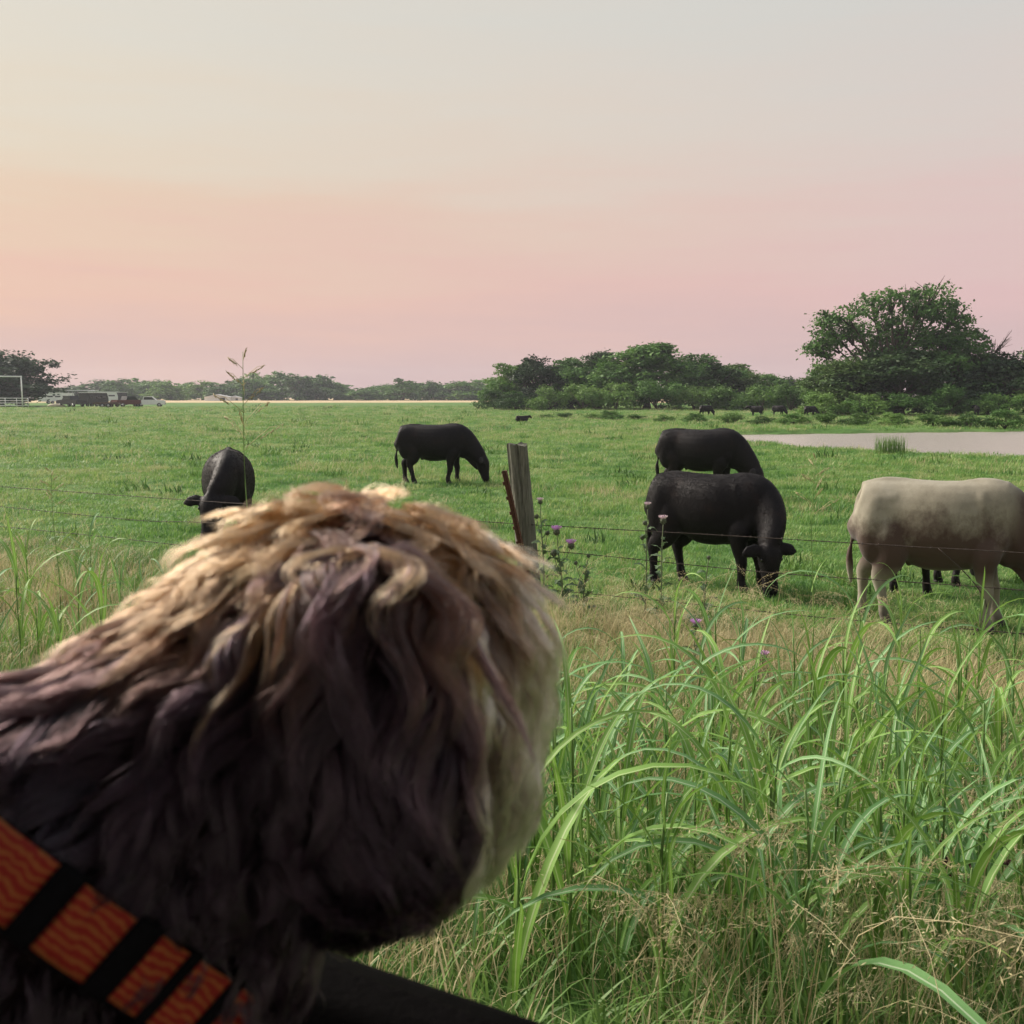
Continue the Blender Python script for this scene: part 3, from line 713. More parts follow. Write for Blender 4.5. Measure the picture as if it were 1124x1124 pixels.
def scatter(name, meshes, pts, rot, scl, idx, label, mat=None):
    """one 'stuff' object: geometry nodes put a clump on every vertex"""
    src = bpy.data.collections.new(name + '_clumps')
    for i, me in enumerate(meshes):
        o = bpy.data.objects.new('%s_clump_%02d' % (name, i), me); src.objects.link(o)
    me = bpy.data.meshes.new(name); n = len(pts)
    me.vertices.add(n); me.vertices.foreach_set('co', np.ascontiguousarray(pts, np.float32).ravel())
    for an, ty, data in (('rot', 'FLOAT_VECTOR', rot), ('scl', 'FLOAT_VECTOR', scl)):
        at = me.attributes.new(an, ty, 'POINT'); at.data.foreach_set('vector', np.ascontiguousarray(data, np.float32).ravel())
    at = me.attributes.new('idx', 'INT', 'POINT'); at.data.foreach_set('value', np.ascontiguousarray(idx, np.int32))
    me.update()
    o = obj(name, me, mat)
    ng = bpy.data.node_groups.new(name, 'GeometryNodeTree')
    ng.interface.new_socket('Geometry', in_out='INPUT', socket_type='NodeSocketGeometry'); ng.interface.new_socket('Geometry', in_out='OUTPUT', socket_type='NodeSocketGeometry')
    N = ng.nodes.new; L = ng.links.new
    gi, go = N('NodeGroupInput'), N('NodeGroupOutput')
    ci = N('GeometryNodeCollectionInfo'); ci.inputs['Collection'].default_value = src; ci.inputs['Separate Children'].default_value = True; ci.inputs['Reset Children'].default_value = True
    ip = N('GeometryNodeInstanceOnPoints'); ip.inputs['Pick Instance'].default_value = True
    def na(nm, ty):
        a = N('GeometryNodeInputNamedAttribute'); a.data_type = ty; a.inputs['Name'].default_value = nm; return a.outputs['Attribute']
    L(gi.outputs[0], ip.inputs['Points']); L(ci.outputs[0], ip.inputs['Instance'])
    L(na('idx', 'INT'), ip.inputs['Instance Index']); L(na('scl', 'FLOAT_VECTOR'), ip.inputs['Scale'])
    er = N('FunctionNodeEulerToRotation'); L(na('rot', 'FLOAT_VECTOR'), er.inputs[0]); L(er.outputs[0], ip.inputs['Rotation'])
    L(ip.outputs[0], go.inputs[0])
    md = o.modifiers.new('scatter', 'NODES'); md.node_group = ng
    return tag(o, label, None, None, 'stuff')

G_FIELD = leaf_mat('pasture_blades', [(.07,.17,.036),(.115,.245,.046),(.165,.295,.06),(.235,.33,.085),(.34,.36,.14)], .35, .55, .55)
G_VERGE = leaf_mat('verge_blades', [(.085,.17,.034),(.125,.23,.048),(.175,.285,.066),(.24,.32,.09)], .35, .5, .9)
G_DRY = leaf_mat('dry_blades', [(.34,.29,.15),(.44,.38,.21),(.55,.48,.29),(.40,.38,.18)], .3, .7, 1.2)
def wedge_points(n_per, r0, r1, a=38, cond=None, rs=rng):
    area = R(a)*(r1*r1-r0*r0); n = int(area*n_per)
    r = np.sqrt(rs.random(n)*(r1*r1-r0*r0)+r0*r0); th = rs.uniform(-R(a), R(a), n)
    x, y = r*np.sin(th), r*np.cos(th)
    k = np.ones(n, bool) if cond is None else cond(x, y)
    return x[k], y[k]
def perp(x, y): return FN.x*x + FN.y*y
def patch(x, y, s, ph=0):
    return (np.sin(x*s+ph)*np.sin(y*s*1.13+ph*2.1)+.6*np.sin(x*s*2.3+y*s*1.7+ph)+.4*np.sin(x*s*4.9-y*s*4.1+ph*3))/2*.5+.5
def field():
    ms = [clump_mesh('pasture_clump', 200+k, 44, .2, .05, .135, .006, .012, .5, 2.5, 3, G_FIELD) for k in range(4)]
    ms.append(clump_mesh('pasture_clump', 210, 20, .18, .10, .24, .003, .006, .5, 2.3, 3, G_DRY))
    ms.append(clump_mesh('pasture_clump', 211, 26, .17, .10, .26, .014, .03, .4, 1.9, 3, LEAF_NEAR))
    X, Y, Sc = [], [], []
    inpond = lambda x, y: poly_sdf(POND, x, y) > .35+.4*np.sin(x*2.1)*np.cos(y*1.7)
    for d, r0, r1, sc in ((34, 7, 16, .95), (18, 16, 30, 1.25), (6.5, 30, 60, 1.9), (2.2, 60, 110, 2.7), (.7, 110, 190, 3.8)):
        x, y = wedge_points(d, r0, r1, 46, lambda x, y: (perp(x, y) > FENCE_N-.3) & inpond(x, y))
        X.append(x); Y.append(y); Sc.append(np.full(len(x), sc))
    x, y, sc = map(np.concatenate, (X, Y, Sc)); n = len(x)
    pt = patch(x, y, .35); pt2 = patch(x, y, 1.3, 2.)
    s = sc*rng.uniform(.7, 1.25, n)
    hs = s/np.sqrt(sc)*(.45+1.0*pt*pt2*1.7)
    idx = rng.integers(0, 4, n); idx[(rng.random(n) < .02+.10*(pt > .62)+.10*sstep(25, 70, np.hypot(x, y)))] = 4
    idx[(rng.random(n) < .004+.10*(patch(x, y, .8, 5.) > .78))] = 5
    rot = np.stack([rng.normal(0,.1,n), rng.normal(0,.1,n), rng.uniform(0,6.28,n)], 1)
    return scatter('pasture_grass', ms, np.stack([x, y, gz(x, y)], 1), rot, np.stack([s, s, hs], 1), idx, 'short green pasture grass that the cattle graze')
field()
def verge():
    ms = [clump_mesh('verge_clump', 230+k, 46, .16, .18, .42, .005, .012, .3, 1.8, 5, G_VERGE) for k in range(4)]
    ms += [clump_mesh('verge_clump', 240+k, 30, .15, .2, .46, .003, .006, .3, 1.9, 5, G_DRY) for k in range(2)]
    x, y = wedge_points(46, 1.6, 20, 62, lambda x, y: (perp(x, y) > 1.7) & (perp(x, y) < FENCE_N+.5))
    n = len(x); pn = perp(x, y)
    pt = patch(x, y, 1.1, 1.)
    s = rng.uniform(.75, 1.3, n); hs = s*(.62+.45*patch(x, y, 2.1, .5))*(1-.45*sstep(FENCE_N-1.6, FENCE_N+.3, pn))*(1-.28*sstep(3.8, 2.6, pn))
    idx = rng.integers(0, 4, n); dry = rng.random(n) < .36+.34*(pt > .50)+.38*sstep(5.4,6.4,pn)*sstep(8.3,7.4,pn)*(x > -1); idx[dry] = rng.integers(4, 6, dry.sum())
    rot = np.stack([rng.normal(0,.16,n), rng.normal(0,.16,n), rng.uniform(0,6.28,n)], 1)
    return scatter('verge_grass', ms, np.stack([x, y, gz(x, y)], 1), rot, np.stack([s, s, hs], 1), idx, 'dense tangle of green and dry verge grass before the fence')
verge()
# dry panicles: thin stems topped with drooping tan seed sprays
def panicle_mesh(seed, h, spray, droop, nseed):
    r = np.random.default_rng(seed); mb = MB()
    a = r.uniform(0, 6.28); lean = r.uniform(.05,.45)
    st = spline([(0,0,0),(math.cos(a)*lean*.2,math.sin(a)*lean*.2,h*.55),(math.cos(a)*lean*.6,math.sin(a)*lean*.6,h*.85),(math.cos(a)*(lean+.10),math.sin(a)*(lean+.10),h*(1-droop*.15))], 7)
    mb.tube(st, np.linspace(.0014,.0007,7), 4)
    V = []; n = nseed
    for i in range(n):
        u = r.uniform(.62, 1.0); b = st[int(u*6)]*(1-(u*6) % 1) + st[min(6, int(u*6)+1)]*((u*6) % 1)
        d = r.normal(size=3)*np.array((1,1,.4)); d[2] -= droop*.8; d /= np.linalg.norm(d); e = b + d*r.uniform(.02, spray)*(1.25-u*.6)
        t = r.normal(size=3); t[2] -= droop; t /= np.linalg.norm(t); s = np.cross(t, r.normal(size=3)); s /= np.linalg.norm(s)
        L_ = r.uniform(.005,.010)
        V += [e-t*L_, e+s*.0014, e+t*L_, e-s*.0014]
        if i % 4 == 0:
            w_ = np.cross(e-b, (0,0,1.)); w_ = w_/(np.linalg.norm(w_)+1e-9)*.0006
            mb.add([b-w_, b+w_, e+w_, e-w_], [(0,1,2,3)])
    V = np.array(V); mb.add(V, np.arange(len(V)).reshape(-1,4))
    me = mb.mesh('panicle', False); me.materials.append(G_DRY); return me
def panicles():
    ms = [panicle_mesh(300+k, .62, .10, .9, 90) for k in range(4)] + [panicle_mesh(310+k, .72, .05, .3, 55) for k in range(3)]
    x, y = wedge_points(15, 1.8, 12, 38, lambda x, y: (perp(x, y) > 1.9) & (perp(x, y) < FENCE_N-.2))
    k = rng.random(len(x)) < .08 + .9*(patch(x, y, 1.5, 4.) > .55); x, y = x[k], y[k]
    # a thick stand of tan seed heads near the road
    c = on_ground(955, 1200); xa = c.x + rng.normal(0,.30,90); ya = c.y + rng.normal(0,.22,90)
    c = on_ground(700, 760); xb = c.x + rng.normal(0,.9,220); yb = c.y + rng.normal(0,.7,220)
    x = np.concatenate([x, xa, xb]); y = np.concatenate([y, ya, yb]); n = len(x)
    idx = rng.integers(0, 7, n); s = rng.uniform(.6, 1.1, n)
    rot = np.stack([rng.normal(0,.14,n), rng.normal(0,.14,n), rng.uniform(0,6.28,n)], 1)
    scatter('dry_seed_grass', ms, np.stack([x, y, gz(x, y)], 1), rot, np.stack([s]*3, 1), idx, 'tan dry seed heads of grass scattered through the verge')
panicles()

# ---- tall broad-leaved grass plants, each with its own stem and leaves
def broadleaf_mat(name, a, b, rib):
    m, t, o = mat_new(name); q = NT(t)
    uv = q.n('ShaderNodeUVMap'); sx = q.n('ShaderNodeSeparateXYZ'); q.l(uv.outputs[0], sx.inputs[0])
    oi = q.n('ShaderNodeObjectInfo')
    g = q.n('ShaderNodeNewGeometry'); nn = q.noise(g.outputs['Position'], 6, 3)
    c = q.mix(q.math('MULTIPLY_ADD', nn, .6, q.math('MULTIPLY', oi.outputs['Random'], .5)), a, b)
    veins = q.math('MULTIPLY', q.math('SINE', q.math('MULTIPLY', sx.outputs['X'], 70.)), .12)
    c2 = q.mix(q.math('ADD', q.math('LESS_THAN', q.math('ABSOLUTE', q.math('SUBTRACT', sx.outputs['X'], .5)), .07), veins), c, rib)
    # yellowed tips
    tip = q.n('ShaderNodeMapRange'); tip.inputs['From Min'].default_value = .88; tip.inputs['From Max'].default_value = 1.0; q.l(sx.outputs['Y'], tip.inputs['Value'])
    c2 = q.mix(q.math('MULTIPLY', tip.outputs[0], q.math('GREATER_THAN', oi.outputs['Random'], .6)), c2, (.34,.27,.08))
    p = q.n('ShaderNodeBsdfPrincipled'); p.inputs['Roughness'].default_value = .6; p.inputs['Specular IOR Level'].default_value = .22
    q.l(c2, p.inputs['Base Color'])
    tr = q.n('ShaderNodeBsdfTranslucent'); q.l(q.mix(.5, c2, (.16,.30,.03)), tr.inputs[0])
    ms = q.n('ShaderNodeMixShader'); ms.inputs[0].default_value = .32
    q.l(p.outputs[0], ms.inputs[1]); q.l(tr.outputs[0], ms.inputs[2]); q.l(ms.outputs[0], o.inputs[0]); return m
BL = [broadleaf_mat('broad_blade', (.11,.245,.05), (.22,.38,.08), (.42,.52,.26)), broadleaf_mat('broad_blade_blue', (.095,.235,.08), (.18,.345,.12), (.42,.53,.34))]
STEM = simple('grass_stem', (.13,.22,.055), .55, .2, 30, bump=0)
def broad_leaf(seed, L, W, bend, twist, seg=11):
    r = np.random.default_rng(seed); t = np.linspace(0, 1, seg+1)
    ang = .12 + bend*(t**1.35); ds = L/seg
    hx = np.concatenate([[0], np.cumsum(np.sin((ang[1:]+ang[:-1])/2)*ds)]); hz = np.concatenate([[0], np.cumsum(np.cos((ang[1:]+ang[:-1])/2)*ds)])
    wob = r.normal(0,.010)*np.sin(t*5); V, UV = [], []
    prof = np.minimum(1, .35+2.2*t)*np.clip(1-t**2.6, .03, 1)*W/2
    for i in range(seg+1):
        a = twist*t[i]; c_, s_ = math.cos(a), math.sin(a)
        nx, nz = -math.cos(ang[i]), math.sin(ang[i])     # leaf normal (upper side)
        for k, u in enumerate((-1, 0, 1)):
            off = u*prof[i]; up = abs(u)*prof[i]*.35
            V.append((hx[i]+nx*(up+off*s_), wob[i]+off*c_, hz[i]+nz*(up+off*s_))); UV.append((.5+u*.5, t[i]))
    Fq = [(i*3+j, i*3+j+1, (i+1)*3+j+1, (i+1)*3+j) for i in range(seg) for j in (0,1)]
    me = bpy.data.meshes.new('leaf'); me.from_pydata(V, [], Fq); me.update()
    ul = me.uv_layers.new(name='UVMap')
    for lp in me.loops: ul.data[lp.index].uv = UV[lp.vertex_index]
    me.polygons.foreach_set('use_smooth', [True]*len(me.polygons)); return me
LEAVES = []
for mi in (0, 1):
    for k in range(9):
        me = broad_leaf(400+k+20*mi, [.62,.74,.50,.82,.58,.68,.45,.76,.55][k], [.022,.030,.018,.033,.025,.021,.017,.028,.020][k], [1.6,2.1,.55,2.4,1.1,1.9,.35,2.7,.8][k], [.3,-.5,.6,.2,-.8,.9,.1,-.3,.5][k])
        me.materials.append(BL[mi]); LEAVES.append(me)
def stem_mesh(h):
    me = MB().tube(spline([(0,0,-.03),(.006,.003,h*.4),(.0,.008,h*.75),(.012,0,h)], 8), np.linspace(.0055,.0028,8), 6).mesh('stem'); me.materials.append(STEM); return me
STEMS = [stem_mesh(h) for h in (.5,.62,.74)]
GG = 'tall broad-bladed grass plants in the verge'
def grass_plant(p, scale, seed, label, nl=7, hue=None):
    r = random.Random(seed)
    e = empty('grass_plant', p, r.uniform(0,6.28), scale, label, 'grass plant', GG); e['kind'] = 'thing'
    k = r.randrange(3); obj('stem', STEMS[k], None, e); hh = (.5,.62,.74)[k]
    hue = r.random() < .5 if hue is None else hue
    a = r.uniform(0, 6.28)
    for i in range(nl):
        o = obj('leaf', LEAVES[(9 if hue else 0) + r.randrange(9)], None, e)
        f = (i+.4)/nl; a += 2.4 + r.uniform(-.5,.5)
        o.location = (0, 0, hh*f*.92); o.rotation_euler = (r.uniform(-.12,.12), r.uniform(-.1,.15), a); s_ = r.uniform(.75,1.1)*(1.08-.35*f); o.scale = (s_, s_, s_)
    return e
# (px column, distance, scale, where)
SPOTS = [(690,5.4,1.0),(722,4.7,1.0),(745,5.8,.9),(775,4.2,1.1),(790,5.0,1.1),(800,3.7,1.0),(836,4.6,.95),(850,3.4,1.0),(880,5.2,1.0),(905,4.0,1.05),(920,3.3,.95),(938,4.6,1.05),(955,5.6,1.1),(960,3.6,1.0),(985,4.2,1.0),(1008,3.5,1.0),(1022,5.0,1.0),(1050,3.9,1.0),(1075,4.6,1.0),(1098,3.5,1.0),(1118,4.2,1.05),(1130,5.4,1.0),(1150,3.8,1.0),(1180,4.5,1.0),
         (620,4.6,.9),(640,3.8,1.0),(655,4.9,.9),(660,3.3,1.0),(615,3.4,.95),(590,3.0,.8),(560,3.0,.8),(575,3.5,.9),(535,3.3,.8),(505,3.1,.75),(470,3.0,.7),(440,3.2,.7),(720,3.2,.9),(760,3.3,.9),(700,3.8,.95),(670,4.2,.95),(740,3.6,1.0),(820,5.8,.8),(900,6.0,.8),(1000,6.0,.8),(1090,5.8,.85),
         (612,2.9,.8),(650,2.75,.75),(690,2.9,.8),(735,2.8,.75),(775,2.95,.8),(812,2.8,.8),(850,2.9,.75),(890,2.75,.8),(930,2.9,.8),(985,2.85,.75),(1020,2.9,.85),(1075,2.8,.8),(1110,3.0,.85),(8,6.4,1.0),(28,7.0,.95),(52,6.2,1.0),(75,7.6,.9),(100,6.8,.9),(122,8.0,.9),(150,7.2,.85),(176,8.4,.8),(205,7.8,.75),(-30,6.6,1.0),(-60,7.2,1.0),(20,8.8,.8),(90,9.2,.8)]
rx_ = random.Random(77)
SPOTS += [(rx_.uniform(575, 1160), rx_.uniform(2.45, 4.4), rx_.uniform(.7, .95)) for _ in range(22)] + [(rx_.uniform(560, 1160), rx_.uniform(2.3, 3.0), rx_.uniform(.75, 1.0)) for _ in range(16)]
def where(px, y):
    if px < 260: return 'on the left behind the dog'
    if px < 600: return 'beneath the dog\'s chin'
    if px < 690: return 'just right of the dog\'s face'
    if px < 880: return ('close to the road' if y < 3.05 else 'in the verge') + ' below the black steer'
    return ('close to the road' if y < 3.05 else 'in the verge') + ' below the grey steer'
cnt = {}
order = sorted(range(len(SPOTS)), key=lambda i: SPOTS[i][0])
for i in order:
    px, y, sc = SPOTS[i]; wv = where(px, y); cnt[wv] = cnt.get(wv, 0)+1
    grass_plant(foot(px, y), sc*random.uniform(1.08,1.32), 900+i, '%s broad-bladed grass plant from the left, %s' % (ORD[cnt[wv]-1], wv), 7 + (i % 3))
# one very tall seeding stalk rising above the horizon on the left
def seed_stalk(px, y, top_py, label, n_br=9, seed=1, bl=.16):
    r = np.random.default_rng(seed)
    p = foot(px, y); tz = at_y(px, top_py, y).z; h = tz-p.z
    e = empty('seeding_grass_stalk', p, 0, 1, label, 'grass stalk', None); e['kind'] = 'thing'
    st = spline([(0,0,-.05),(.02,0,h*.4),(-.01,.01,h*.75),(.0,0,h)], 12)
    MB().tube(st, np.linspace(.0045,.0013,12), 6).build('stem', STEM, e)
    pm = MB()
    for i in range(n_br):
        u = .80+.2*i/n_br; b = np.array((st[-1][0]*u, 0, h*u)); a = i*2.4; L = bl*(1.15-.7*(u-.8)/.2)
        d = np.array((math.cos(a)*.75, math.sin(a)*.75, .62)); e1 = b+d*L*.7; e2 = e1+d*L*.4+np.array((0,0,-.03*L/.16))
        pm.tube([b, e1, e2], [.0014,.0012,.0009], 3)
        for _ in range(10):
            f = r.uniform(.35,1); c = b+(e2-b)*f; t = d+r.normal(size=3)*.3; t /= np.linalg.norm(t); pm.tube([c-t*.012, c, c+t*.012], [.0007,.0022,.0007], 4)
    pm.build('seed_head', G_DRY, e)
    for i in range(2):
        o = obj('leaf', LEAVES[[2,4,1,8][i]], None, e); o.location = (0,0,h*(.42+.12*i)); o.rotation_euler = (0,.1,[2.9,.4,2.2,5.2][i]); o.scale = (.55,)*3
    return e
seed_stalk(268, 4.3, 386, 'tall seeding grass stalk rising above the horizon behind the dog', 11, 1, .17)
seed_stalk(52, 7.4, 512, 'thin seeding grass stalk at the left beside the barbed wire', 8, 2, .12)
seed_stalk(898, 5.6, 497, 'thin leaning seeding stalk left of the cream grey steer', 8, 3, .14).rotation_euler = (0, -.0, 0)
# ------------------------------------------------------------------ barbed wire fence
WOOD = None
def wood_mat():
    m, t, o = mat_new('weathered_wood'); q = NT(t)
    tcn = q.n('ShaderNodeTexCoord'); mp_ = q.n('ShaderNodeMapping'); mp_.inputs['Scale'].default_value = (1,1,.06); q.l(tcn.outputs['Object'], mp_.inputs[0])
    f = q.noise(mp_.outputs[0], 75, 6, .7); f2 = q.noise(tcn.outputs['Object'], 5, 4, .6)
    c = q.ramp(f, [(.32,(.035,.032,.026)),(.48,(.14,.135,.11)),(.7,(.25,.24,.20))])
    c = q.mix(q.math('MULTIPLY', f2, .45), c, (.10,.115,.07))
    p = q.n('ShaderNodeBsdfPrincipled'); p.inputs['Roughness'].default_value = .95; q.l(c, p.inputs['Base Color']); q.l(q.bump(f, .9, .02), p.inputs['Normal']); q.l(p.outputs[0], o.inputs[0]); return m
WOOD = wood_mat()
RUST = simple('rusted_steel', (.085,.038,.024), .9, .5, 35, bump=.5)
WIRE = simple('rusty_wire', (.05,.036,.03), .7, .4, 60, metal=.3, bump=0)
def wooden_post(base, top, rad, parent):
    r = np.random.default_rng(8); seg = 28; k = 16
    ax = np.array(top-base); a = np.linspace(0, 2*math.pi, seg, endpoint=False)
    groove = np.zeros(seg)
    for c_, d_ in ((4, .22), (10, .12), (16, .2), (21, .28), (23, .16)): groove[c_] -= d_
    V = []
    for i in range(k):
        t = i/(k-1); rr = rad*(1.04-.08*t)*(1+groove*(.6+.4*math.sin(t*7+1))+.03*np.sin(a*3+t*2)+r.normal(0,.012,seg))
        z = ax*t; top_j = (r.normal(0,.008,seg) + .012*np.sin(a*2)) if i == k-1 else np.zeros(seg)
        V.append(np.stack([z[0]+rr*np.cos(a), z[1]+rr*np.sin(a), z[2]+top_j], 1))
    c_top = ax + np.array((0,0,.004)); V = np.concatenate(V+[c_top[None]])
    Fc = [(i*seg+j, i*seg+(j+1) % seg, (i+1)*seg+(j+1) % seg, (i+1)*seg+j) for i in range(k-1) for j in range(seg)] + [((k-1)*seg+j, (k-1)*seg+(j+1) % seg, k*seg) for j in range(seg)]
    o = MB().add(V, Fc).build('post', WOOD, parent, False); o.location = base; return o
fp = Vector((.1, 9.4, 0)); fp.z = G(fp.x, fp.y)
def fence_pt(t): return Vector((.1, 9.4, 0)) + FA*t
fence = empty('barbed_wire_fence', fp, 0, 1, 'barbed wire fence on a weathered wooden post between verge and pasture', 'fence')
base_w = Vector((.20, 9.42, -.1)); top_w = at_y(567, 488, 9.4)
wooden_post(base_w-fp, top_w-fp, .098, fence)
for t in (8.2, -10.5):
    b = fence_pt(t); b.z = G(b.x, b.y)-.1; wooden_post(b-fp, b-fp+Vector((.02,0,1.45)), .08, fence)
def wire(pts, parent, seed, barbs=True, gauge=.0026):
    """two strands twisted together with a four-point barb every 12 cm"""
    r = np.random.default_rng(seed); P = spline(np.array(pts, float), 90); mb = MB()
    L = np.concatenate([[0], np.cumsum(np.linalg.norm(np.diff(P, axis=0), axis=1))]); tot = L[-1]
    n = int(tot/.045); s = np.linspace(0, tot, n); C = np.stack([np.interp(s, L, P[:,i]) for i in range(3)], 1)
    ph = s*60
    for off in (0, math.pi):
        Q = C + np.stack([np.zeros(n), np.cos(ph+off)*gauge*.9, np.sin(ph+off)*gauge*.9], 1); mb.tube(Q, np.full(n, gauge), 4)
    if barbs:
        for d in np.arange(.05, tot, .125):
            c = np.array([np.interp(d, L, P[:,i]) for i in range(3)])
            for k in range(2):
                v = r.normal(size=3); v /= np.linalg.norm(v); v *= .017; mb.tube([c-v, c, c+v], [.0008,.0022,.0008], 4)
            mb.ball(c, .0055, 6, 4)
    return mb.build('wire', WIRE, parent)
def fence_wire(samples, seed):
    """samples: (px, py) traced along a strand; each lies in the vertical plane of the fence"""
    pts = []
    for px, py in samples:
        d = ray(px, py); k = FENCE_N/FN.dot(d); pts.append(C0 + d*k - fp)
    return wire(pts, fence, seed)
fence_wire([(-260,517),(-60,529),(0,534),(150,545),(265,553),(420,565),(568,575),(620,578),(800,588),(1000,600),(1124,607),(1500,633)], 1)
fence_wire([(-260,537),(-60,551),(0,556),(150,571),(230,574),(420,590),(568,603),(640,608),(840,628),(1000,639),(1124,648),(1500,680)], 2)
fence_wire([(-260,557),(0,578),(230,602),(420,625),(568,644),(640,651),(750,662),(884,676),(1000,686),(1124,696),(1500,735)], 3)
# a loose end of wire hanging off the top strand in front of the grey steer
lw = []
for px, py in ((1030,602),(1048,618),(1066,636),(1080,656),(1083,672),(1076,686),(1068,697)):
    d = ray(px, py); lw.append(C0 + d*((FENCE_N-.02)/FN.dot(d)) - fp)
o = wire(lw, fence, 9, False, .0032); o.name = 'loose_wire'; o['label'] = 'loose broken strand curling down from the top wire'
# leaning rusty steel rail
b0 = at_y(592, 655, 9.25); b0.z = G(b0.x, b0.y)-.05; t0 = at_y(556, 516, 9.22)
rail = empty('steel_post', b0, 0, 1, 'rusty steel post leaning against the wooden fence post', 'post')
dv = (t0-b0); zq = dv.to_track_quat('Z', 'Y').to_matrix()
mb = MB(); Ld = dv.length
prof = [(-.052,0),(-.052,.010),(-.009,.010),(-.009,.045),(.009,.045),(.009,.010),(.052,.010),(.052,0)]
V = [zq @ Vector((x, -y, z)) for z in (0, Ld) for x, y in prof]; n8 = len(prof)
mb.add(V, [(i, (i+1) % n8, n8+(i+1) % n8, n8+i) for i in range(n8)] + [tuple(range(n8)), tuple(range(n8, 2*n8))[::-1]])
mb.build('rail', RUST, rail, False)
for i in range(9):
    MB().box(zq @ Vector((0,-.052,Ld*(.12+.1*i))), (.02,.014,.03), zq.to_4x4()).build('stud', RUST, rail, False)

# ------------------------------------------------------------------ thistles
TH_LEAF = leaf_mat('thistle_leaf', [(.075,.12,.05),(.11,.165,.075),(.15,.20,.10)], .2, .6, 8)
TH_STEM = simple('thistle_stem', (.12,.15,.08), .7, .2, 30, bump=0)
TH_BULB = simple('thistle_bulb', (.07,.085,.05), .8, .4, 120, bump=.4)
TH_PURP = simple('thistle_purple', (.62,.34,.66), .7, .25, 90, bump=0)
TH_PALE = simple('thistle_pale', (.66,.52,.58), .7, .25, 90, bump=0)
def thistle_leaf_mesh(seed, L=.16):
    r = np.random.default_rng(seed); V = [(0,0,0)]; n = 9; Fc = []
    top, bot = [], []
    for i in range(n):
        t = (i+1)/n; w_ = L*.2*math.sin(math.pi*min(1, t*.95+.05))*(1.25 if i % 2 else .55); z = .06*math.sin(t*2.2)-.05*t*t
        V += [(L*t, w_, z+r.normal(0,.006)), (L*t, 0, z-.004), (L*t, -w_, z+r.normal(0,.006))]
    for i in range(n-1):
        a = 1+3*i; Fc += [(a, a+1, a+4, a+3), (a+1, a+2, a+5, a+4)]
    Fc += [(0,2,1),(0,3,2)]
    me = MB().add(V, Fc).mesh('leaf', False); me.materials.append(TH_LEAF); return me
TL = [thistle_leaf_mesh(k) for k in range(3)]
def bulb_mesh():
    mb = MB().ball((0,0,0), (.017,.017,.019), 10, 7); r = np.random.default_rng(1)
    for _ in range(26):
        d = r.normal(size=3); d /= np.linalg.norm(d); mb.tube([d*.014, d*.025], [.0022,.0004], 3)
    me = mb.mesh('flower_bulb'); me.materials.append(TH_BULB); return me
def tuft_mesh(mat, fl):
    mb = MB(); r = np.random.default_rng(2)
    for _ in range(60):
        a = r.uniform(0, 6.28); s_ = math.sqrt(r.random())*fl; e = (math.cos(a)*s_*.030, math.sin(a)*s_*.030, .020+.016*(1-s_*.5)+r.normal(0,.002))
        mb.tube([(math.cos(a)*s_*.008, math.sin(a)*s_*.008, .010), e], [.0016,.0012], 3)
    me = mb.mesh('bloom', False); me.materials.append(mat); return me
BULB, TUFT_P, TUFT_W = bulb_mesh(), tuft_mesh(TH_PURP, 1.0), tuft_mesh(TH_PALE, .95)
def thistle(px, y, heads, label, seed, leafy=14, hs=1.0):
    """heads: (px, py, kind) with kind p purple, w pale, b bud; all stand in the plant's own plane"""
    r = np.random.default_rng(seed); p = foot(px, y)
    e = empty('thistle', p, 0, 1, label, 'thistle', 'thistles along the fence')
    hp = [at_y(hx, hy, y)-p for hx, hy, _ in heads]
    ztop = max(h.z for h in hp); main = max(hp, key=lambda h: h.z)
    st = spline([(0,0,-.02),(main.x*.15+.01,.01,ztop*.4),(main.x*.6,0,ztop*.75),tuple(main)], 12)
    MB().tube(st, np.linspace(.0075,.0035,12), 6).build('stem', TH_STEM, e)
    for (hx, hy, kd), h in zip(heads, hp):
        if h is not main:
            zb = max(.1, h.z-.22); f = min(.98, zb/ztop)*11; i = int(f); b = st[i]+(st[min(11,i+1)]-st[i])*(f-i)
            MB().tube(spline([b, (b+np.array(h))/2+np.array((h.x*.1,0,-.03)), h], 6), np.linspace(.0045,.003,6), 5).build('stem', TH_STEM, e)
        o = obj('flower_bulb', BULB, None, e); o.location = h; o.scale = (hs,)*3
        if kd != 'b':
            k = obj('bloom', TUFT_P if kd == 'p' else TUFT_W, None, o)
    for i in range(leafy):
        z = ztop*(.08+.82*(i/leafy)); f = z/ztop*11; b = st[int(f)]
        o = obj('leaf', TL[i % 3], None, e); o.location = (b[0], b[1], z); s_ = (1.25-.75*i/leafy)*r.uniform(.8,1.2); o.scale = (s_,)*3; o.rotation_euler = (r.normal(0,.3), -.25+r.normal(0,.25), i*2.4)
    return e
thistle(597, 9.1, [(593,551,'w'),(589,567,'b'),(601,585,'b')], 'thistle with a pale flower head right beside the wooden post', 1, 18, 1.15)
thistle(618, 9.0, [(611,584,'p'),(627,599,'p'),(608,607,'b')], 'thistle with two purple flowers right of the fence post', 2, 18, 1.7)
thistle(640, 8.9, [(632,618,'b'),(646,610,'b')], 'leafy budding thistle, third along from the wooden post', 7, 16, 1.0)
thistle(711, 8.8, [(711,556,'w'),(708,574,'b'),(705,590,'b')], 'thistle with a faded flower just left of the nearest black steer', 3, 9, 1.15)
thistle(728, 8.4, [(728,572,'w')], 'single pale thistle flower standing before the hind leg of the black steer', 4, 12, 1.45)
thistle(766, 6.9, [(764,687,'p')], 'low purple thistle flower below the belly of the nearest steer', 5, 7, 1.4)
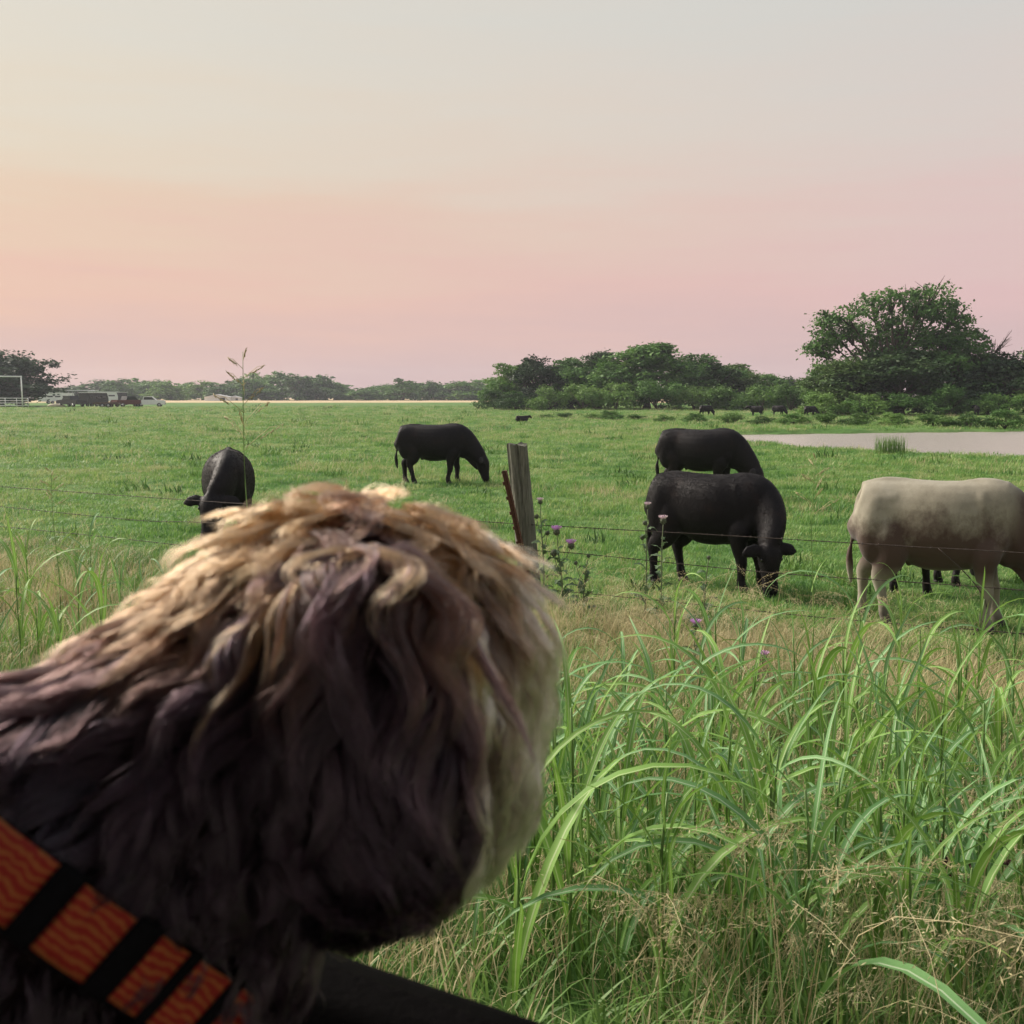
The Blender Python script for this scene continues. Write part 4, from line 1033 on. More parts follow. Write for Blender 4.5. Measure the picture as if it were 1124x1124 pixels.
thistle(839, 6.6, [(838,722,'p')], 'low purple thistle flower below the face of the nearest steer', 6, 7, 1.4)
thistle(776, 8.2, [(778,612,'b'),(772,640,'b')], 'spindly budding thistle before the nearest steer', 8, 10, .9)

# ------------------------------------------------------------------ curly dock with brown seed spikes
DOCK = simple('dock_seed', (.060,.026,.020), .85, .45, 50, bump=.3)
def dock(px, y, arms, label, seed):
    r = np.random.default_rng(seed); p = foot(px, y)
    e = empty('curly_dock', p, 0, 1, label, 'dock plant', 'curly dock plants in the verge')
    for arm in arms:
        P = spline([tuple(at_y(ax, ay, y+dy)-p) for ax, ay, dy in arm], 16)
        st = MB().tube(P, np.linspace(.003,.0014,16), 5).build('stem', DOCK, e)
        mb = MB(); L = np.concatenate([[0], np.cumsum(np.linalg.norm(np.diff(P, axis=0), axis=1))])
        for d in np.arange(L[-1]*.08, L[-1], .013):
            if r.random() < .22: continue
            c = np.array([np.interp(d, L, P[:,i]) for i in range(3)])
            for _ in range(4): mb.ball(c+r.normal(0,.0045,3), r.uniform(.003,.0055)*np.array((1,1,1.2)), 5, 4)
        tag(mb.build('seed_spike', DOCK, st), kind='stuff')
    return e
dock(1045, 3.3, [[(1060,1180,0),(1048,1080,0),(1040,960,0),(1034,915,.02)],[(1042,1010,0),(1040,958,0),(1080,950,.05),(1115,946,.08)],[(1046,1040,0),(1060,1002,0),(1090,1004,.04),(1124,998,.08)],[(1050,1120,0),(1032,1070,-.02),(1036,1040,-.02)],[(1054,1140,0),(1075,1080,0),(1110,1080,.05)]], 'curly dock with dark brown seed spikes at the lower right edge', 1)
dock(985, 3.6, [[(1000,1130,0),(1008,1006,0),(958,966,.04),(944,940,.06)],[(1004,1060,0),(1012,1004,0),(985,1002,.02)]], 'smaller curly dock leaning left of the brown-spiked dock', 2)
dock(612, 4.8, [[(606,860,0),(612,790,0),(617,752,0)],[(607,840,0),(604,800,0),(609,776,0)]], 'small brown-spiked dock right beside the dog\'s face', 3)
dock(1018, 4.4, [[(1020,990,0),(1022,900,0),(1016,876,.02)]], 'single brown dock spike behind the tall grass on the right', 4)

# ------------------------------------------------------------------ farmyard far left
WHITE = simple('white_paint', (.78,.78,.76), .5, .08, 3, bump=.05); DARKP = simple('dark_paint', (.025,.025,.03), .35, .3, 3, bump=0)
REDP = simple('dull_red_paint', (.10,.026,.022), .45, .3, 3, bump=0); GLASS = simple('window_glass', (.02,.025,.03), .1, .2, 2, bump=0, spec=.7)
TYRE = simple('tyre_rubber', (.018,.018,.018), .9, .2, 20); RIM = simple('steel_rim', (.4,.4,.4), .35, .1, 20, metal=.6, bump=0); TIN = simple('tin_roof', (.62,.64,.66), .4, .12, 2, metal=.2); TAN = simple('tan_tarp', (.42,.36,.26), .8, .2, 4)
def wheel(parent, x, y, r_=.38, w_=.24):
    t = MB().tube([(0,-w_/2,0),(0,-w_/2+.03,0),(0,w_/2-.03,0),(0,w_/2,0)], [r_*.9,r_,r_,r_*.9], 16, up=(1,0,0)).build('wheel', TYRE, parent); t.location = (x, y, r_)
    MB().tube([(0,-w_/2-.01,0),(0,w_/2+.01,0)], [r_*.55,r_*.55], 12, up=(1,0,0)).build('rim', RIM, t)
def extrude(profile, y0, y1):
    n = len(profile); V = [(x, y0, z) for x, z in profile] + [(x, y1, z) for x, z in profile]
    return MB().add(V, [(i, (i+1) % n, n+(i+1) % n, n+i) for i in range(n)] + [tuple(range(n))[::-1], tuple(range(n, 2*n))])
def pickup(loc, rz, mat, label, mat2=None):
    e = empty('pickup_truck', loc, rz, 1, label, 'pickup truck', 'vehicles parked at the farmyard')
    extrude([(-2.7,.45),(2.65,.45),(2.72,.85),(2.6,1.12),(1.25,1.22),(-2.7,1.22)], -.95, .95).build('body', mat, e, False)
    extrude([(1.3,1.21),(.65,1.84),(-.75,1.86),(-.95,1.21)], -.86, .86).build('cab', mat2 or mat, e, False)
    for s in (-1, 1):
        extrude([(1.08,1.28),(.6,1.74),(-.66,1.76),(-.8,1.28)], .862*s, .872*s).build('window', GLASS, e, False)
        MB().box((2.70,.7*s,.92),(.06,.3,.16)).build('headlight', RIM, e, False)
    MB().box((2.72,0,.55),(.14,1.8,.2)).build('bumper', RIM, e, False)
    for x in (1.75,-1.65):
        for s in (-1, 1): wheel(e, x, .84*s)
    return e
def trailer(loc, rz, mat, roof, label, L=6.5, H=2.3, low=False):
    e = empty('livestock_trailer', loc, rz, 1, label, 'trailer', 'vehicles parked at the farmyard')
    if low:
        MB().box((0,0,.62),(L,2.1,.16)).build('deck', mat, e, False)
        for s in (-1,1): MB().box((0,1.0*s,.80),(L,.06,.2)).build('side_rail', mat, e, False)
    else:
        MB().box((0,0,.55+.3*(H-.5)),(L,2.1,.6*(H-.5))).build('body', mat, e, False)
        extrude([(-L/2,.55+.6*(H-.5)),(L/2,.55+.6*(H-.5)),(L/2-.3,H+.2),(-L/2,H+.2)], -1.04, 1.04).build('upper_slats', mat, e, False)
        for k in range(3):
            for s in (-1,1): MB().box((-L/2+L*(k+.6)/3.3,1.05*s,.6+.62*(H-.5)),(L*.22,.03,.34)).build('vent', GLASS, e, False)
        MB().box((0,0,H+.25),(L+.1,2.2,.10)).build('roof', roof, e, False)
    MB().tube([(L/2,.5,.5),(L/2+1.2,0,.5)], [.06,.06], 6).build('hitch', DARKP, e); 
    for x in (-.5,.45):
        for s in (-1, 1): wheel(e, x, 1.0*s, .36)
    return e
def yard(px, y): return foot(px, y)
pickup(yard(163,178), .25, WHITE, 'white pickup truck, rightmost of the parked farm vehicles')
pickup(yard(141,176), .9, REDP, 'dull red pickup truck parked beside the white pickup', DARKP)
pickup(yard(78,170), 2.6, DARKP, 'dark pickup truck with a white bonnet among the farm vehicles', DARKP)
MB_ = MB().box((2.0,0,1.19),(1.3,1.7,.08)).build('bonnet', WHITE, bpy.data.objects['pickup_truck.002'], False)
trailer(yard(103,178), 1.2, DARKP, WHITE, 'dark livestock trailer with a pale roof beside the dark pickup', 4.6, 2.2)
trailer(yard(117,170), .15, simple('rusty_deck', (.09,.06,.045), .8), TIN, 'low flat trailer lying in front of the parked trucks', 4.0, 1, True)
trailer(yard(55,250), .5, WHITE, WHITE, 'white trailer nearest the gate in the back row', 5.5, 2.4)
trailer(yard(68,255), .8, WHITE, TIN, 'white trailer second in the back row from the gate', 5.5, 2.3)
trailer(yard(113,262), .4, WHITE, TIN, 'white trailer with tin roof in the middle of the back row', 7, 2.7)
trailer(yard(126,268), .9, DARKP, WHITE, 'dark trailer with white roof in the back row', 6, 2.6)
can = empty('canopy', yard(91,181), .2, 1, 'open shelter with a pale flat roof over the farm vehicles', 'shelter')
for x in (-2,2):
    for y_ in (-1.4,1.4): MB().tube([(x,y_,0),(x,y_,2.75)], [.05,.05], 6).build('post', RIM, can)
MB().box((0,0,2.85),(4.6,3.4,.16)).build('roof', TIN, can, False)
tb = empty('tarp_bundle', yard(60,170), .2, 1, 'low tan bundle on the ground left of the farm vehicles', 'bundle')
MB().ball((0,0,.2),(1.2,.6,.42),14,8).build('cover', TAN, tb); MB().ball((1.0,.1,.15),(.6,.45,.3),12,7).build('cover', TAN, tb)
# white pipe entrance frame and gate
gate = empty('pipe_gate', yard(12,170), .12, 1, 'white pipe gate under a tall white entrance frame at the left edge', 'gate')
def pipe(P, r_, nm): MB().tube(P, np.full(len(P), r_), 8).build(nm, WHITE, gate)
pipe([(1.75,0,0),(1.75,0,5.1)], .11, 'frame_post'); pipe([(-6.2,0,0),(-6.2,0,5.1)], .11, 'frame_post'); pipe([(-6.3,0,5.1),(1.85,0,5.1)], .11, 'crossbar')
for z in (.35,.75,1.15,1.55): pipe([(-6.1,.15,z),(2.6,.15,z)], .05, 'rail')
for x in (-4.6,-2.8,-1.0,.8,2.6): pipe([(x,.15,0),(x,.15,1.6)], .06, 'upright')
def shed(px, y, L, W, H, label, matw):
    e = empty('metal_shed', yard(px, y), .1, 1, label, 'shed', 'sheds before the far treeline')
    MB().box((0,0,H*.3),(L,W,H*.6)).build('wall', matw, e, False)
    extrude([(-L/2-.3,H*.6),(0,H),(L/2+.3,H*.6)], -W/2-.3, W/2+.3).build('roof', TIN, e, False)
    MB().box((L*.2,-W/2-.02,H*.25),(L*.2,.05,H*.45)).build('door', DARKP, e, False)
shed(240, 390, 9.5, 6, 2.4, 'low white-roofed shed before the far treeline', WHITE)
shed(258, 392, 4.5, 4, 1.8, 'small pale shed right of the white-roofed shed', WHITE)
# reeds at the near edge of the pond
rd = empty('reed_clump', on_ground(977, 498), 0, 1, 'clump of green reeds at the near edge of the pond', 'reeds'); rd['kind'] = 'thing'
for k in range(5):
    o = obj('reed_tuft', clump_mesh('reed_tuft', 700+k, 60, .22, .4, .75, .012, .02, .1, .7, 4, G_VERGE), None, rd); o.location = (-.36+.18*k, .05*(k % 2), 0); tag(o, kind='stuff')
# ------------------------------------------------------------------ the car the picture is taken from
SILL_Z = 1.70
sill_mid = at_z(460, 1073, SILL_Z); SN = FN.dot(sill_mid)            # outer top edge of the sill across the car
TRIM = simple('black_trim', (.0035,.0032,.0036), .85, .4, 160, bump=.35, spec=.02)
RUBBER = simple('black_rubber_seal', (.0035,.0035,.0035), .85, .3, 40, bump=.1, spec=.03)
CLOTH = simple('dark_headliner', (.035,.033,.034), .95, .25, 120, bump=.3, spec=.1)
PAINT = simple('dark_car_paint', (.005,.005,.006), .4, .2, 3, bump=0, spec=.2)
car = empty('car', FN*(SN-.4)+Vector((0,0,.505)), 0, 1, 'dark car interior with the black door sill the dog leans over', 'car')
M_car = Matrix.Translation(-car.location)
def ext_along(profile, s0, s1, name, mat, smooth=False, parent=car):
    """profile in (n across, z), swept along the car from s0 to s1"""
    k = len(profile); V = []
    for s in (s0, s1):
        for n_, z_ in profile: V.append(tuple(FA*s + FN*n_ + Vector((0,0,z_)) - car.location))
    return MB().add(V, [(i, (i+1) % k, k+(i+1) % k, k+i) for i in range(k)] + [tuple(range(k))[::-1], tuple(range(k, 2*k))]).build(name, mat, parent, smooth)
def arc(cx_, cz_, r_, a0, a1, n=7): return [(cx_+r_*math.cos(R(a)), cz_+r_*math.sin(R(a))) for a in np.linspace(a0, a1, n)]
door = ext_along(arc(SN-.018, SILL_Z-.018, .018, 0, 90) + arc(SN-.085, SILL_Z-.012, .022, 95, 180) + [(SN-.115,SILL_Z-.14),(SN-.16,SILL_Z-.22),(SN-.16,SILL_Z-.27),(SN-.11,SILL_Z-.30),(SN-.11,SILL_Z-.75),(SN-.002,SILL_Z-.75)], -1.75, 1.15, 'door_panel', TRIM)
ext_along([(SN+.002,SILL_Z-.8),(SN+.10,SILL_Z-.75),(SN+.11,SILL_Z-.35),(SN+.055,SILL_Z-.06),(SN+.03,SILL_Z-.03),(SN+.002,SILL_Z-.03)], -1.75, 1.15, 'door_skin', PAINT)
ext_along(arc(SN+.010, SILL_Z-.022, .010, 10, 170), -1.7, 1.1, 'window_seal', RUBBER, parent=door).matrix_parent_inverse = Matrix()
ROOF_Z = 2.36
ext_along([(SN-.04,ROOF_Z),(SN-.02,ROOF_Z+.03),(SN-.10,ROOF_Z+.07),(SN-.5,ROOF_Z+.10),(SN-1.35,ROOF_Z+.07),(SN-1.42,ROOF_Z)], -2.0, 1.4, 'roof', CLOTH)
for s0, s1 in ((-1.75,-1.65),(1.05,1.15)):
    k = [(SN-.05,SILL_Z-.03),(SN+.0,SILL_Z-.03),(SN-.03,ROOF_Z+.01),(SN-.08,ROOF_Z+.01)]; ext_along(k, s0, s1, 'pillar', TRIM)
ext_along([(SN-1.42,.95),(SN-1.36,.95),(SN-1.38,1.70),(SN-1.42,1.70)], -1.75, 1.15, 'far_door', TRIM)
SEAT_Z = 1.43
ext_along([(SN-.20,SEAT_Z-.16),(SN-.20,SEAT_Z-.03),(SN-.24,SEAT_Z),(SN-1.30,SEAT_Z),(SN-1.34,SEAT_Z-.04),(SN-1.34,SEAT_Z-.16)], -1.0, -.15, 'seat', CLOTH)
ext_along([(SN-.12,.80),(SN-1.36,.80),(SN-1.36,.86),(SN-.12,.86)], -2.0, 1.4, 'floor_pan', CLOTH)
ext_along([(SN-.12,.86),(SN-1.36,.86),(SN-1.36,1.75),(SN-.12,1.75)], -2.1, -2.0, 'dashboard', TRIM)

# ------------------------------------------------------------------ the dog
DM = at_d
def m(px, d): return px/F*d                 # pixel size at viewing distance d -> metres
mb = MB()
def cap(a, b, ra, rb, n=7, seg=14):
    a, b = np.array(a), np.array(b)
    for t in np.linspace(0, 1, n): mb.ball(a+(b-a)*t, ra+(rb-ra)*t, seg, 9)
skull = DM(392, 765, .475)
mb.ball(skull, (.068,.072,.080)); mb.ball(DM(385,655,.475), (.058,.058,.038)); mb.ball(DM(462,712,.49), (.050,.06,.050)); mb.ball(DM(305,725,.47), (.045,.055,.055))
cap(DM(455,775,.505), DM(522,790,.585), np.array((.052,.05,.05)), np.array((.030,.03,.028)))              # muzzle, looking out and away
cap(DM(465,845,.50), DM(480,885,.535), np.array((.043,.045,.043)), np.array((.030,.032,.03)))              # cheek and beard
cap(DM(335,860,.46), DM(405,905,.47), np.array((.052,.055,.05)), np.array((.042,.045,.038)))               # jaw and throat
cap(DM(405,690,.402), DM(418,900,.390), np.array((.036,.018,.03)), np.array((.033,.015,.028)), 9)          # near ear hanging
cap(DM(310,790,.465), DM(60,975,.435), np.array((.060,.07,.070)), np.array((.074,.08,.072)), 8)            # neck
cap(DM(60,975,.435), DM(-200,1070,.40), np.array((.074,.085,.072)), np.array((.085,.09,.085)), 8)          # shoulders and back
cap(DM(215,930,.455), DM(130,1130,.45), np.array((.054,.07,.06)), np.array((.062,.075,.07)), 7)            # chest
cap(DM(60,960,.43), DM(-20,1130,.42), np.array((.075,.08,.075)), np.array((.07,.075,.07)), 6)
shoulder = DM(60, 1120, .43); tail_end = DM(-260, 1120, .37)
cap(tail_end, tail_end+Vector((-.10,-.05,-.06)), np.array((.082,.085,.085)), np.array((.075,.075,.08)), 6)
for off, dx in ((-.045, .0), (.045, .03)):
    top = shoulder + Vector((.01+dx, off, -.05)); mb.tube([top, top+Vector((.015,0,-.09)), Vector((top.x+.01, top.y, SEAT_Z+.05)), Vector((top.x+.025, top.y, SEAT_Z+.012))], [.035,.028,.022,.024], 10)
    hp = tail_end + Vector((-.05+dx, off, -.05)); mb.tube([hp, hp+Vector((.03,0,-.10)), Vector((hp.x-.03, hp.y, SEAT_Z+.09)), Vector((hp.x, hp.y, SEAT_Z+.012))], [.045,.032,.022,.024], 10)
dog_me = remesh(mb, 'dog_body', .006, 8, .5)
dog = empty('dog', Vector((shoulder.x, shoulder.y, SEAT_Z)), 0, 1, 'shaggy dark brown dog with blond topknot, seen from behind looking at the cattle', 'dog')
SKIN = simple('dog_skin', (.022,.014,.012), .9, .3, 40, bump=0)
dog_me.transform(Matrix.Translation(-dog.location))
body = obj('body', dog_me, SKIN, dog)
nose_o = MB().ball((0,0,0), (.016,.012,.012), 12, 8).build('nose', MUZZ, dog); nose_o.location = DM(538,792,.612)-dog.location
for px_, py_, d_ in ((520,700,.548),(455,690,.560)):
    MB().ball((0,0,0), .0085, 12, 8).build('eye', EYE, dog).location = DM(px_,py_,d_)-dog.location

bvh = BVHTree.FromPolygons([v.co + dog.location for v in dog_me.vertices], [p.vertices for p in dog_me.polygons])
def surf(px, py):
    h = bvh.ray_cast(C0, ray(px, py).normalized()); return (h[0], h[1]) if h[0] is not None else (None, None)

# ---- harness: a broad orange webbing band with black cross straps
WEB_B = simple('black_webbing', (.008,.008,.009), .9, .3, 300, bump=.3, spec=.1)
def webbing():
    mt, t, o = mat_new('orange_webbing'); q = NT(t)
    uv = q.n('ShaderNodeUVMap'); sx = q.n('ShaderNodeSeparateXYZ'); q.l(uv.outputs[0], sx.inputs[0])
    n1 = q.noise(uv.outputs[0], 2.2, 3)
    ph = q.math('ADD', q.math('MULTIPLY', sx.outputs['Y'], 46.), q.math('ADD', q.math('MULTIPLY', n1, 13.), q.math('MULTIPLY', q.math('SINE', q.math('MULTIPLY', sx.outputs['X'], 6.)), .9)))
    wv = q.math('MULTIPLY_ADD', q.math('SINE', ph), .5, .5)
    fine = q.noise(uv.outputs[0], 90, 2)
    c = q.ramp(q.math('MULTIPLY_ADD', q.math('SUBTRACT', fine, .5), .5, wv), [(.25,(.38,.022,.009)),(.6,(.46,.045,.012)),(.95,(.50,.16,.035))])
    p = q.n('ShaderNodeBsdfPrincipled'); p.inputs['Roughness'].default_value = .75; q.l(c, p.inputs['Base Color']); q.l(q.bump(fine, .4, .002), p.inputs['Normal']); q.l(p.outputs[0], o.inputs[0]); return mt
WEB_O = webbing()
AXIS = [(-70,900),(-20,942),(30,980),(92,1026),(162,1071),(206,1100),(250,1130),(300,1165)]
HALF = np.array((31., -35.))
harness = empty('dog_harness', DM(92,1026,.36), 0, 1, 'orange and black striped webbing harness on the dog\'s shoulder', 'harness')
ax_pts = spline(np.array(AXIS, float), 60)
def band_point(u, v, lift):
    """u along the band 0..1, v across -1..1; rests on the dog's coat"""
    i = u*59; k = min(58, int(i)); p = ax_pts[k]+(ax_pts[k+1]-ax_pts[k])*(i-k); p = p + HALF*v
    a, n_ = surf(p[0], p[1])
    return None if a is None else (a, n_, lift)
# smooth grid of depths under the band
GU, GV = 25, 7
grid = np.zeros((GU, GV)); 
for i in range(GU):
    for j in range(GV):
        b = band_point(i/(GU-1), -1+2*j/(GV-1), 0)
        grid[i, j] = (b[0]-C0).dot(FW) if b else np.nan
mcol = np.nanmean(grid, axis=1)
for i in range(GU): grid[i] = np.where(np.isnan(grid[i]), mcol[i] if not np.isnan(mcol[i]) else .40, grid[i])
for _ in range(4): grid[1:-1] = (grid[:-2]+grid[1:-1]*2+grid[2:])/4
def band_w(u, v, lift):
    i = u*59; k = min(58, int(i)); p = ax_pts[k]+(ax_pts[k+1]-ax_pts[k])*(i-k); p = p + HALF*v
    gi, gj = u*(GU-1), (v+1)/2*(GV-1); a, b = min(GU-2, int(gi)), min(GV-2, int(gj)); fa, fb = gi-a, gj-b
    d = (grid[a,b]*(1-fa)+grid[a+1,b]*fa)*(1-fb)+(grid[a,b+1]*(1-fa)+grid[a+1,b+1]*fa)*fb
    return DM(p[0], p[1], d-lift)
def band_piece(name, u0, u1, v0, v1, lift, mat, nu=10, nv=8, thick=.002):
    V, UV, Fc = [], [], []
    for lay in (0, 1):
        for i in range(nu+1):
            for j in range(nv+1):
                e = .0015 if (i in (0, nu) or j in (0, nv)) and lay == 0 else 0
                V.append(tuple(band_w(u0+(u1-u0)*i/nu, v0+(v1-v0)*j/nv, lift-e-thick*lay)-harness.location)); UV.append((i/nu*(u1-u0)*9, j/nv))
    w_ = nv+1; off = (nu+1)*w_
    for i in range(nu):
        for j in range(nv):
            a = i*w_+j; Fc.append((a, a+1, a+w_+1, a+w_)); Fc.append((off+a+w_, off+a+w_+1, off+a+1, off+a))
    rim_i = [i*w_ for i in range(nu+1)] + [nu*w_+j for j in range(1, w_)] + [i*w_+nv for i in range(nu-1, -1, -1)] + [j for j in range(nv-1, 0, -1)]
    for a, b in zip(rim_i, rim_i[1:]+rim_i[:1]): Fc.append((a, b, off+b, off+a))
    me = MB().add(V, Fc).mesh(name); ul = me.uv_layers.new(name='UVMap')
    for lp in me.loops: ul.data[lp.index].uv = UV[lp.vertex_index]
    return obj(name, me, mat, harness)
LIFT = .0155
band_piece('backing_strap', .0, 1, -1.12, 1.12, LIFT-.003, WEB_B, 30, 8)
def u_of(px): return float(np.interp(px, ax_pts[:,0], np.linspace(0, 1, 60)))
for a, b in ((-72,36),(63,121),(148,179),(190,224),(236,262)): band_piece('orange_panel', max(0, u_of(a)), u_of(b), -1, 1, LIFT, WEB_O)
for a, b in ((36,63),(121,148),(179,190),(224,236)): band_piece('cross_strap', u_of(a), u_of(b), -1.16, 1.16, LIFT+.001, WEB_B, 4, 8)

# ---- fur: curled locks following the body
def make_fur():
    r = np.random.default_rng(12)
    me = dog_me; n = len(me.vertices)
    co = np.zeros(n*3); me.vertices.foreach_get('co', co); co = co.reshape(-1,3) + np.array(dog.location)
    me.calc_loop_triangles(); tri = np.zeros(len(me.loop_triangles)*3, int); me.loop_triangles.foreach_get('vertices', tri); tri = tri.reshape(-1,3)
    A, B, Cc = co[tri[:,0]], co[tri[:,1]], co[tri[:,2]]
    nr = np.cross(B-A, Cc-A); ar = np.linalg.norm(nr, axis=1); nr /= ar[:,None]+1e-12
    def proj(P):
        d = P - np.array(C0); f = d @ np.array(FW); return CX + (d @ np.array(RT))/f*F, CX - (d @ np.array(UP))/f*F
    cx_, cy_ = proj((A+B+Cc)/3); cx_, cy_ = np.nan_to_num(cx_), np.nan_to_num(cy_)
    wgt = ar*np.where((cx_ > -160) & (cy_ < 1260) & (cx_ < 1400), 1, .12)
    def sample(k):
        t = r.choice(len(tri), k, p=wgt/wgt.sum()); u, v = r.random(k), r.random(k); fl = u+v > 1; u[fl], v[fl] = 1-u[fl], 1-v[fl]
        return A[t]+(B[t]-A[t])*u[:,None]+(Cc[t]-A[t])*v[:,None], nr[t]
    crown = np.array(DM(400, 605, .57)); neck_dir = np.array(DM(60,930,.435)-DM(330,740,.46)); neck_dir /= np.linalg.norm(neck_dir)
    down = np.array((0,0,-1.))
    def flow(P, N):
        """lie of the coat: away from the crown on the head, backward along the neck, always a bit down"""
        px, py = proj(P)
        w_head = 1/(1+np.exp(-(px-250)/45))
        away = P-crown; away /= np.linalg.norm(away, axis=1, keepdims=True)+1e-9
        tp = sstep(660, 580, py)[:,None]; 
        f = w_head[:,None]*(away*.5 + down*(.9-.35*tp) + np.array((.25,0,0))*sstep(430,560,px)[:,None]) + (1-w_head[:,None])*(neck_dir*.8+down*.55)
        f -= N*(f*N).sum(1, keepdims=True); return f/(np.linalg.norm(f, axis=1, keepdims=True)+1e-9)
    NG, K = 1500, 14
    gP, gN = sample(NG)
    gx, gy = proj(gP)
    top = sstep(660, 570, gy)*(gx > 170)
    rim = sstep(500, 570, gx)
    L = .058 + .018*r.random(NG) - .010*top + .004*sstep(700,900,gy)
    L *= np.where(gx < 230, .80, 1)
    L = np.where((gy > 900) & (gx < 330), .03, L)
    # a few wild tufts on the forehead and crown
    tuft = ((r.random(NG) < .10) & (top > .5)) | ((gx > 470) & (gy < 680) & (r.random(NG) < .22))
    G_ = np.zeros((NG, K, 3)); p = gP.copy(); nrm = gN.copy()
    ph = r.uniform(0, 6.28, NG); fr = r.uniform(5, 8.5, NG)*(1+.4*top); amp = r.uniform(.35,.95, NG)*(1+.8*top)
    lift_end = r.uniform(.006,.014, NG)*(1+.15*top+.4*rim) + tuft*r.uniform(.003,.010, NG)
    for k in range(K):
        G_[:,k] = p; t = k/(K-1); ds = L/(K-1)
        f = flow(p, nrm); side = np.cross(nrm, f)
        d = f + side*(amp*np.sin(ph+fr*t))[:,None]
        d += nrm*(tuft*(.55-.5*t))[:,None] + np.array((.30,0,.18))*(tuft*(gx > 480))[:,None]*t
        d /= np.linalg.norm(d, axis=1, keepdims=True)
        p = p + d*ds[:,None]
        t2 = (k+1)/(K-1); want = .002 + lift_end*np.minimum(1, (t2*1.5)**.8) - .35*lift_end*sstep(.7,1,t2)*(1-tuft)
        for i in range(NG):
            q, n_, _, dist = bvh.find_nearest(Vector(p[i]))
            q = np.array(q); n_ = np.array(n_); sg = 1 if (p[i]-q) @ n_ > 0 else -1
            h = dist*sg
            if h < want[i]: p[i] = p[i] + n_*(want[i]-h)
            elif not tuft[i]: p[i] = p[i] - n_*(h-want[i])*.5
            nrm[i] = n_
    NS = 68000
    P, N = sample(NS); x, y = proj(P)
    # no strands under the harness band or where the seat hides everything
    pa = ax_pts; dd = np.full(NS, 1e9)
    hn = HALF/np.linalg.norm(HALF); tn = np.array((-hn[1], hn[0]))
    for a in pa[::3]:
        rel = np.stack([x-a[0], y-a[1]], 1); dd = np.minimum(dd, np.where(np.abs(rel @ tn) < 14, np.abs(rel @ hn), 1e9))
    facing = (N*(np.array(C0)-P)).sum(1) > 0
    keep = ~((dd < 41) & facing)
    P, N, x, y = P[keep], N[keep], x[keep], y[keep]; NS = len(P)
    # nearest guide lock
    gi = np.zeros(NS, int)
    for s in range(0, NS, 2000):
        d2 = ((P[s:s+2000,None]-gP[None])**2).sum(2) + .0006*(1-(N[s:s+2000] @ gN.T)); gi[s:s+2000] = d2.argmin(1)
    off = P-gP[gi]; t = np.linspace(0, 1, K)
    cl = r.uniform(.3,.88, NS)*(1-.5*top[gi])
    prof = 1-cl[:,None]*sstep(.05,.9,t)[None]
    path = G_[gi] + off[:,None,:]*prof[:,:,None]
    # individual frizz
    fz = r.normal(size=(NS,3))*.0010; ph2 = r.uniform(0, 6.28, NS); fq = r.uniform(4, 14, NS)
    stray = (r.random(NS) < .07+.16*top[gi])
    path += (fz*(1+2.6*stray[:,None]))[:,None,:]*(np.sin(ph2[:,None]+fq[:,None]*t[None])*t[None])[:,:,None]
    ln = r.uniform(.62, 1.0, NS)
    ti = t[None]*ln[:,None]*(K-1); i0 = np.minimum(K-2, ti.astype(int)); fr_ = (ti-i0)[:,:,None]; rows = np.arange(NS)[:,None]
    path = path[rows, i0]*(1-fr_)+path[rows, i0+1]*fr_
    # colours: blond topknot and brows, cream muzzle side, dark brown to black elsewhere
    nzv = .5*np.sin(gP[gi,0]*90+1)*np.sin(gP[gi,2]*75)+.35*np.sin(gP[gi,0]*170+gP[gi,2]*130)+r.normal(0,.18,NS)+.5*r.normal(0,.35,NG)[gi]
    ytop = np.interp(x, [-100,0,120,200,260,340,400,470,540,600], [800,745,675,640,595,548,535,562,600,650])
    depth_in = y-ytop
    w_tan = sstep(66, 8, depth_in + nzv*36) * np.interp(x, [0,150,230,330], [.08,.12,.5,1])
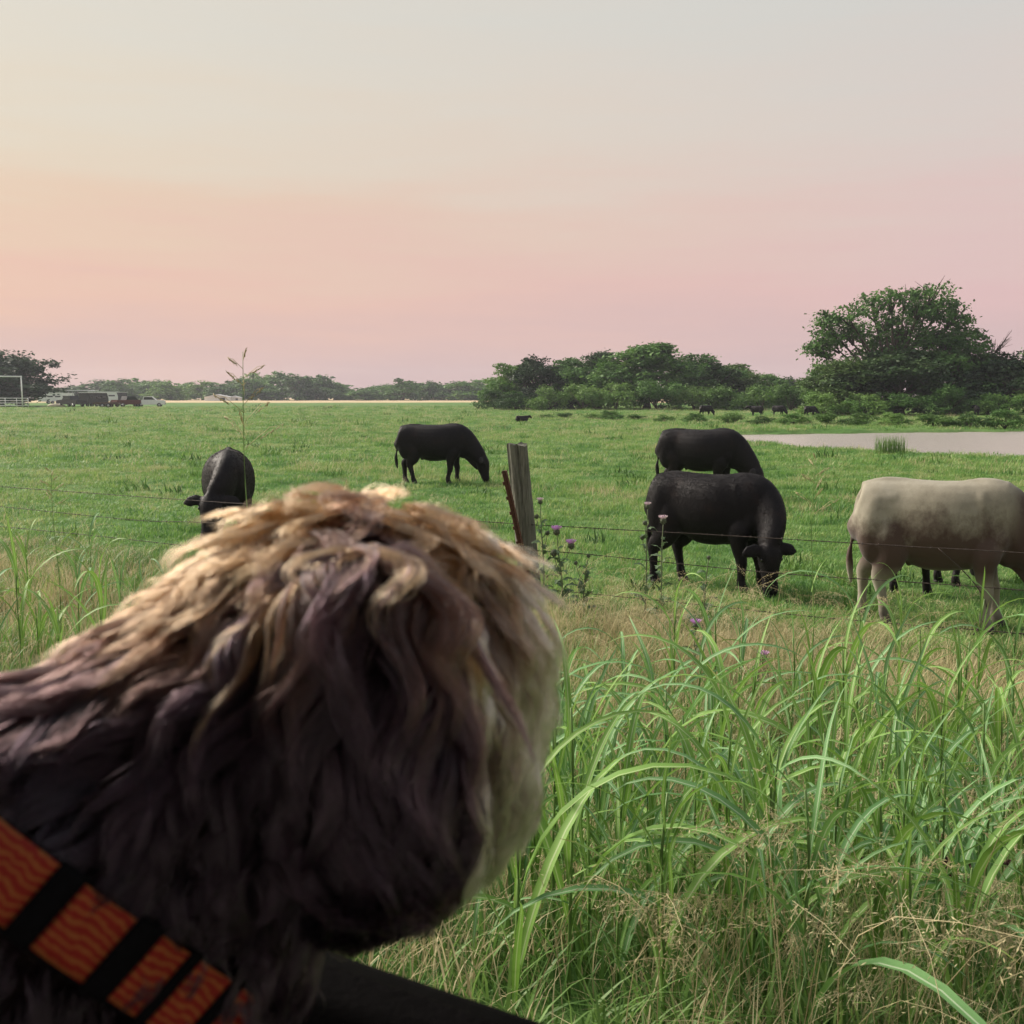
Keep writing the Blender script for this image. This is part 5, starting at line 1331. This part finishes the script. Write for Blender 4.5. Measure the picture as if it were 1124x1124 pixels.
    w_tan = np.where(facing[keep] | (depth_in < 30), w_tan, np.maximum(w_tan, .75*(y < 800)))
    w_cream = sstep(500, 585, x + nzv*26 + (y-760)*.10)*sstep(520, 640, y)
    w_cream = np.where(~facing[keep] & (x > 470), 1, w_cream)
    w_red = sstep(150, 50, depth_in + nzv*50)*.8*np.interp(x, [100,300], [.35,1]) + .4*sstep(440, 550, x+nzv*30)
    dark = np.array((.023,.014,.021)); red = np.array((.06,.026,.017)); tan = np.array((.26,.135,.06)); cream = np.array((.44,.34,.24))
    col = dark[None]*np.exp(nzv*.55)[:,None]
    col = col*(1-w_red[:,None])+red*w_red[:,None]; col = col*(1-w_tan[:,None])+tan*np.exp(nzv*.75-.1)[:,None]*w_tan[:,None]; col = col*(1-w_cream[:,None])+cream*np.exp(nzv*.2)[:,None]*w_cream[:,None]
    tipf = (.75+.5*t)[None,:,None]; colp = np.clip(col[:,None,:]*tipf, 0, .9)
    hc = bpy.data.hair_curves.new('fur'); hc.add_curves([K]*NS)
    hc.position_data.foreach_set('vector', np.ascontiguousarray(path-np.array(dog.location), np.float32).ravel())
    ra = hc.attributes.new('radius', 'FLOAT', 'POINT'); base_r = r.uniform(.00018,.00034, NS)
    ra.data.foreach_set('value', np.ascontiguousarray(base_r[:,None]*np.clip(1.05-t**3, .12, 1)[None], np.float32).ravel())
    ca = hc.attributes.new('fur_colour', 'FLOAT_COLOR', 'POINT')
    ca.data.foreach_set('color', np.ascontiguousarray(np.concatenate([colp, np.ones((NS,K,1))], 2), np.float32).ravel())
    mt, tr, o_ = mat_new('dog_fur'); q = NT(tr)
    at = q.n('ShaderNodeAttribute', attribute_name='fur_colour')
    hb = q.n('ShaderNodeBsdfHairPrincipled'); hb.parametrization = 'COLOR'; hb.inputs['Roughness'].default_value = .27; hb.inputs['Radial Roughness'].default_value = .6
    q.l(at.outputs['Color'], hb.inputs['Color']); q.l(hb.outputs[0], o_.inputs[0])
    hc.materials.append(mt)
    o = bpy.data.objects.new('fur', hc); COL.objects.link(o); o.parent = dog
    return o
make_fur()
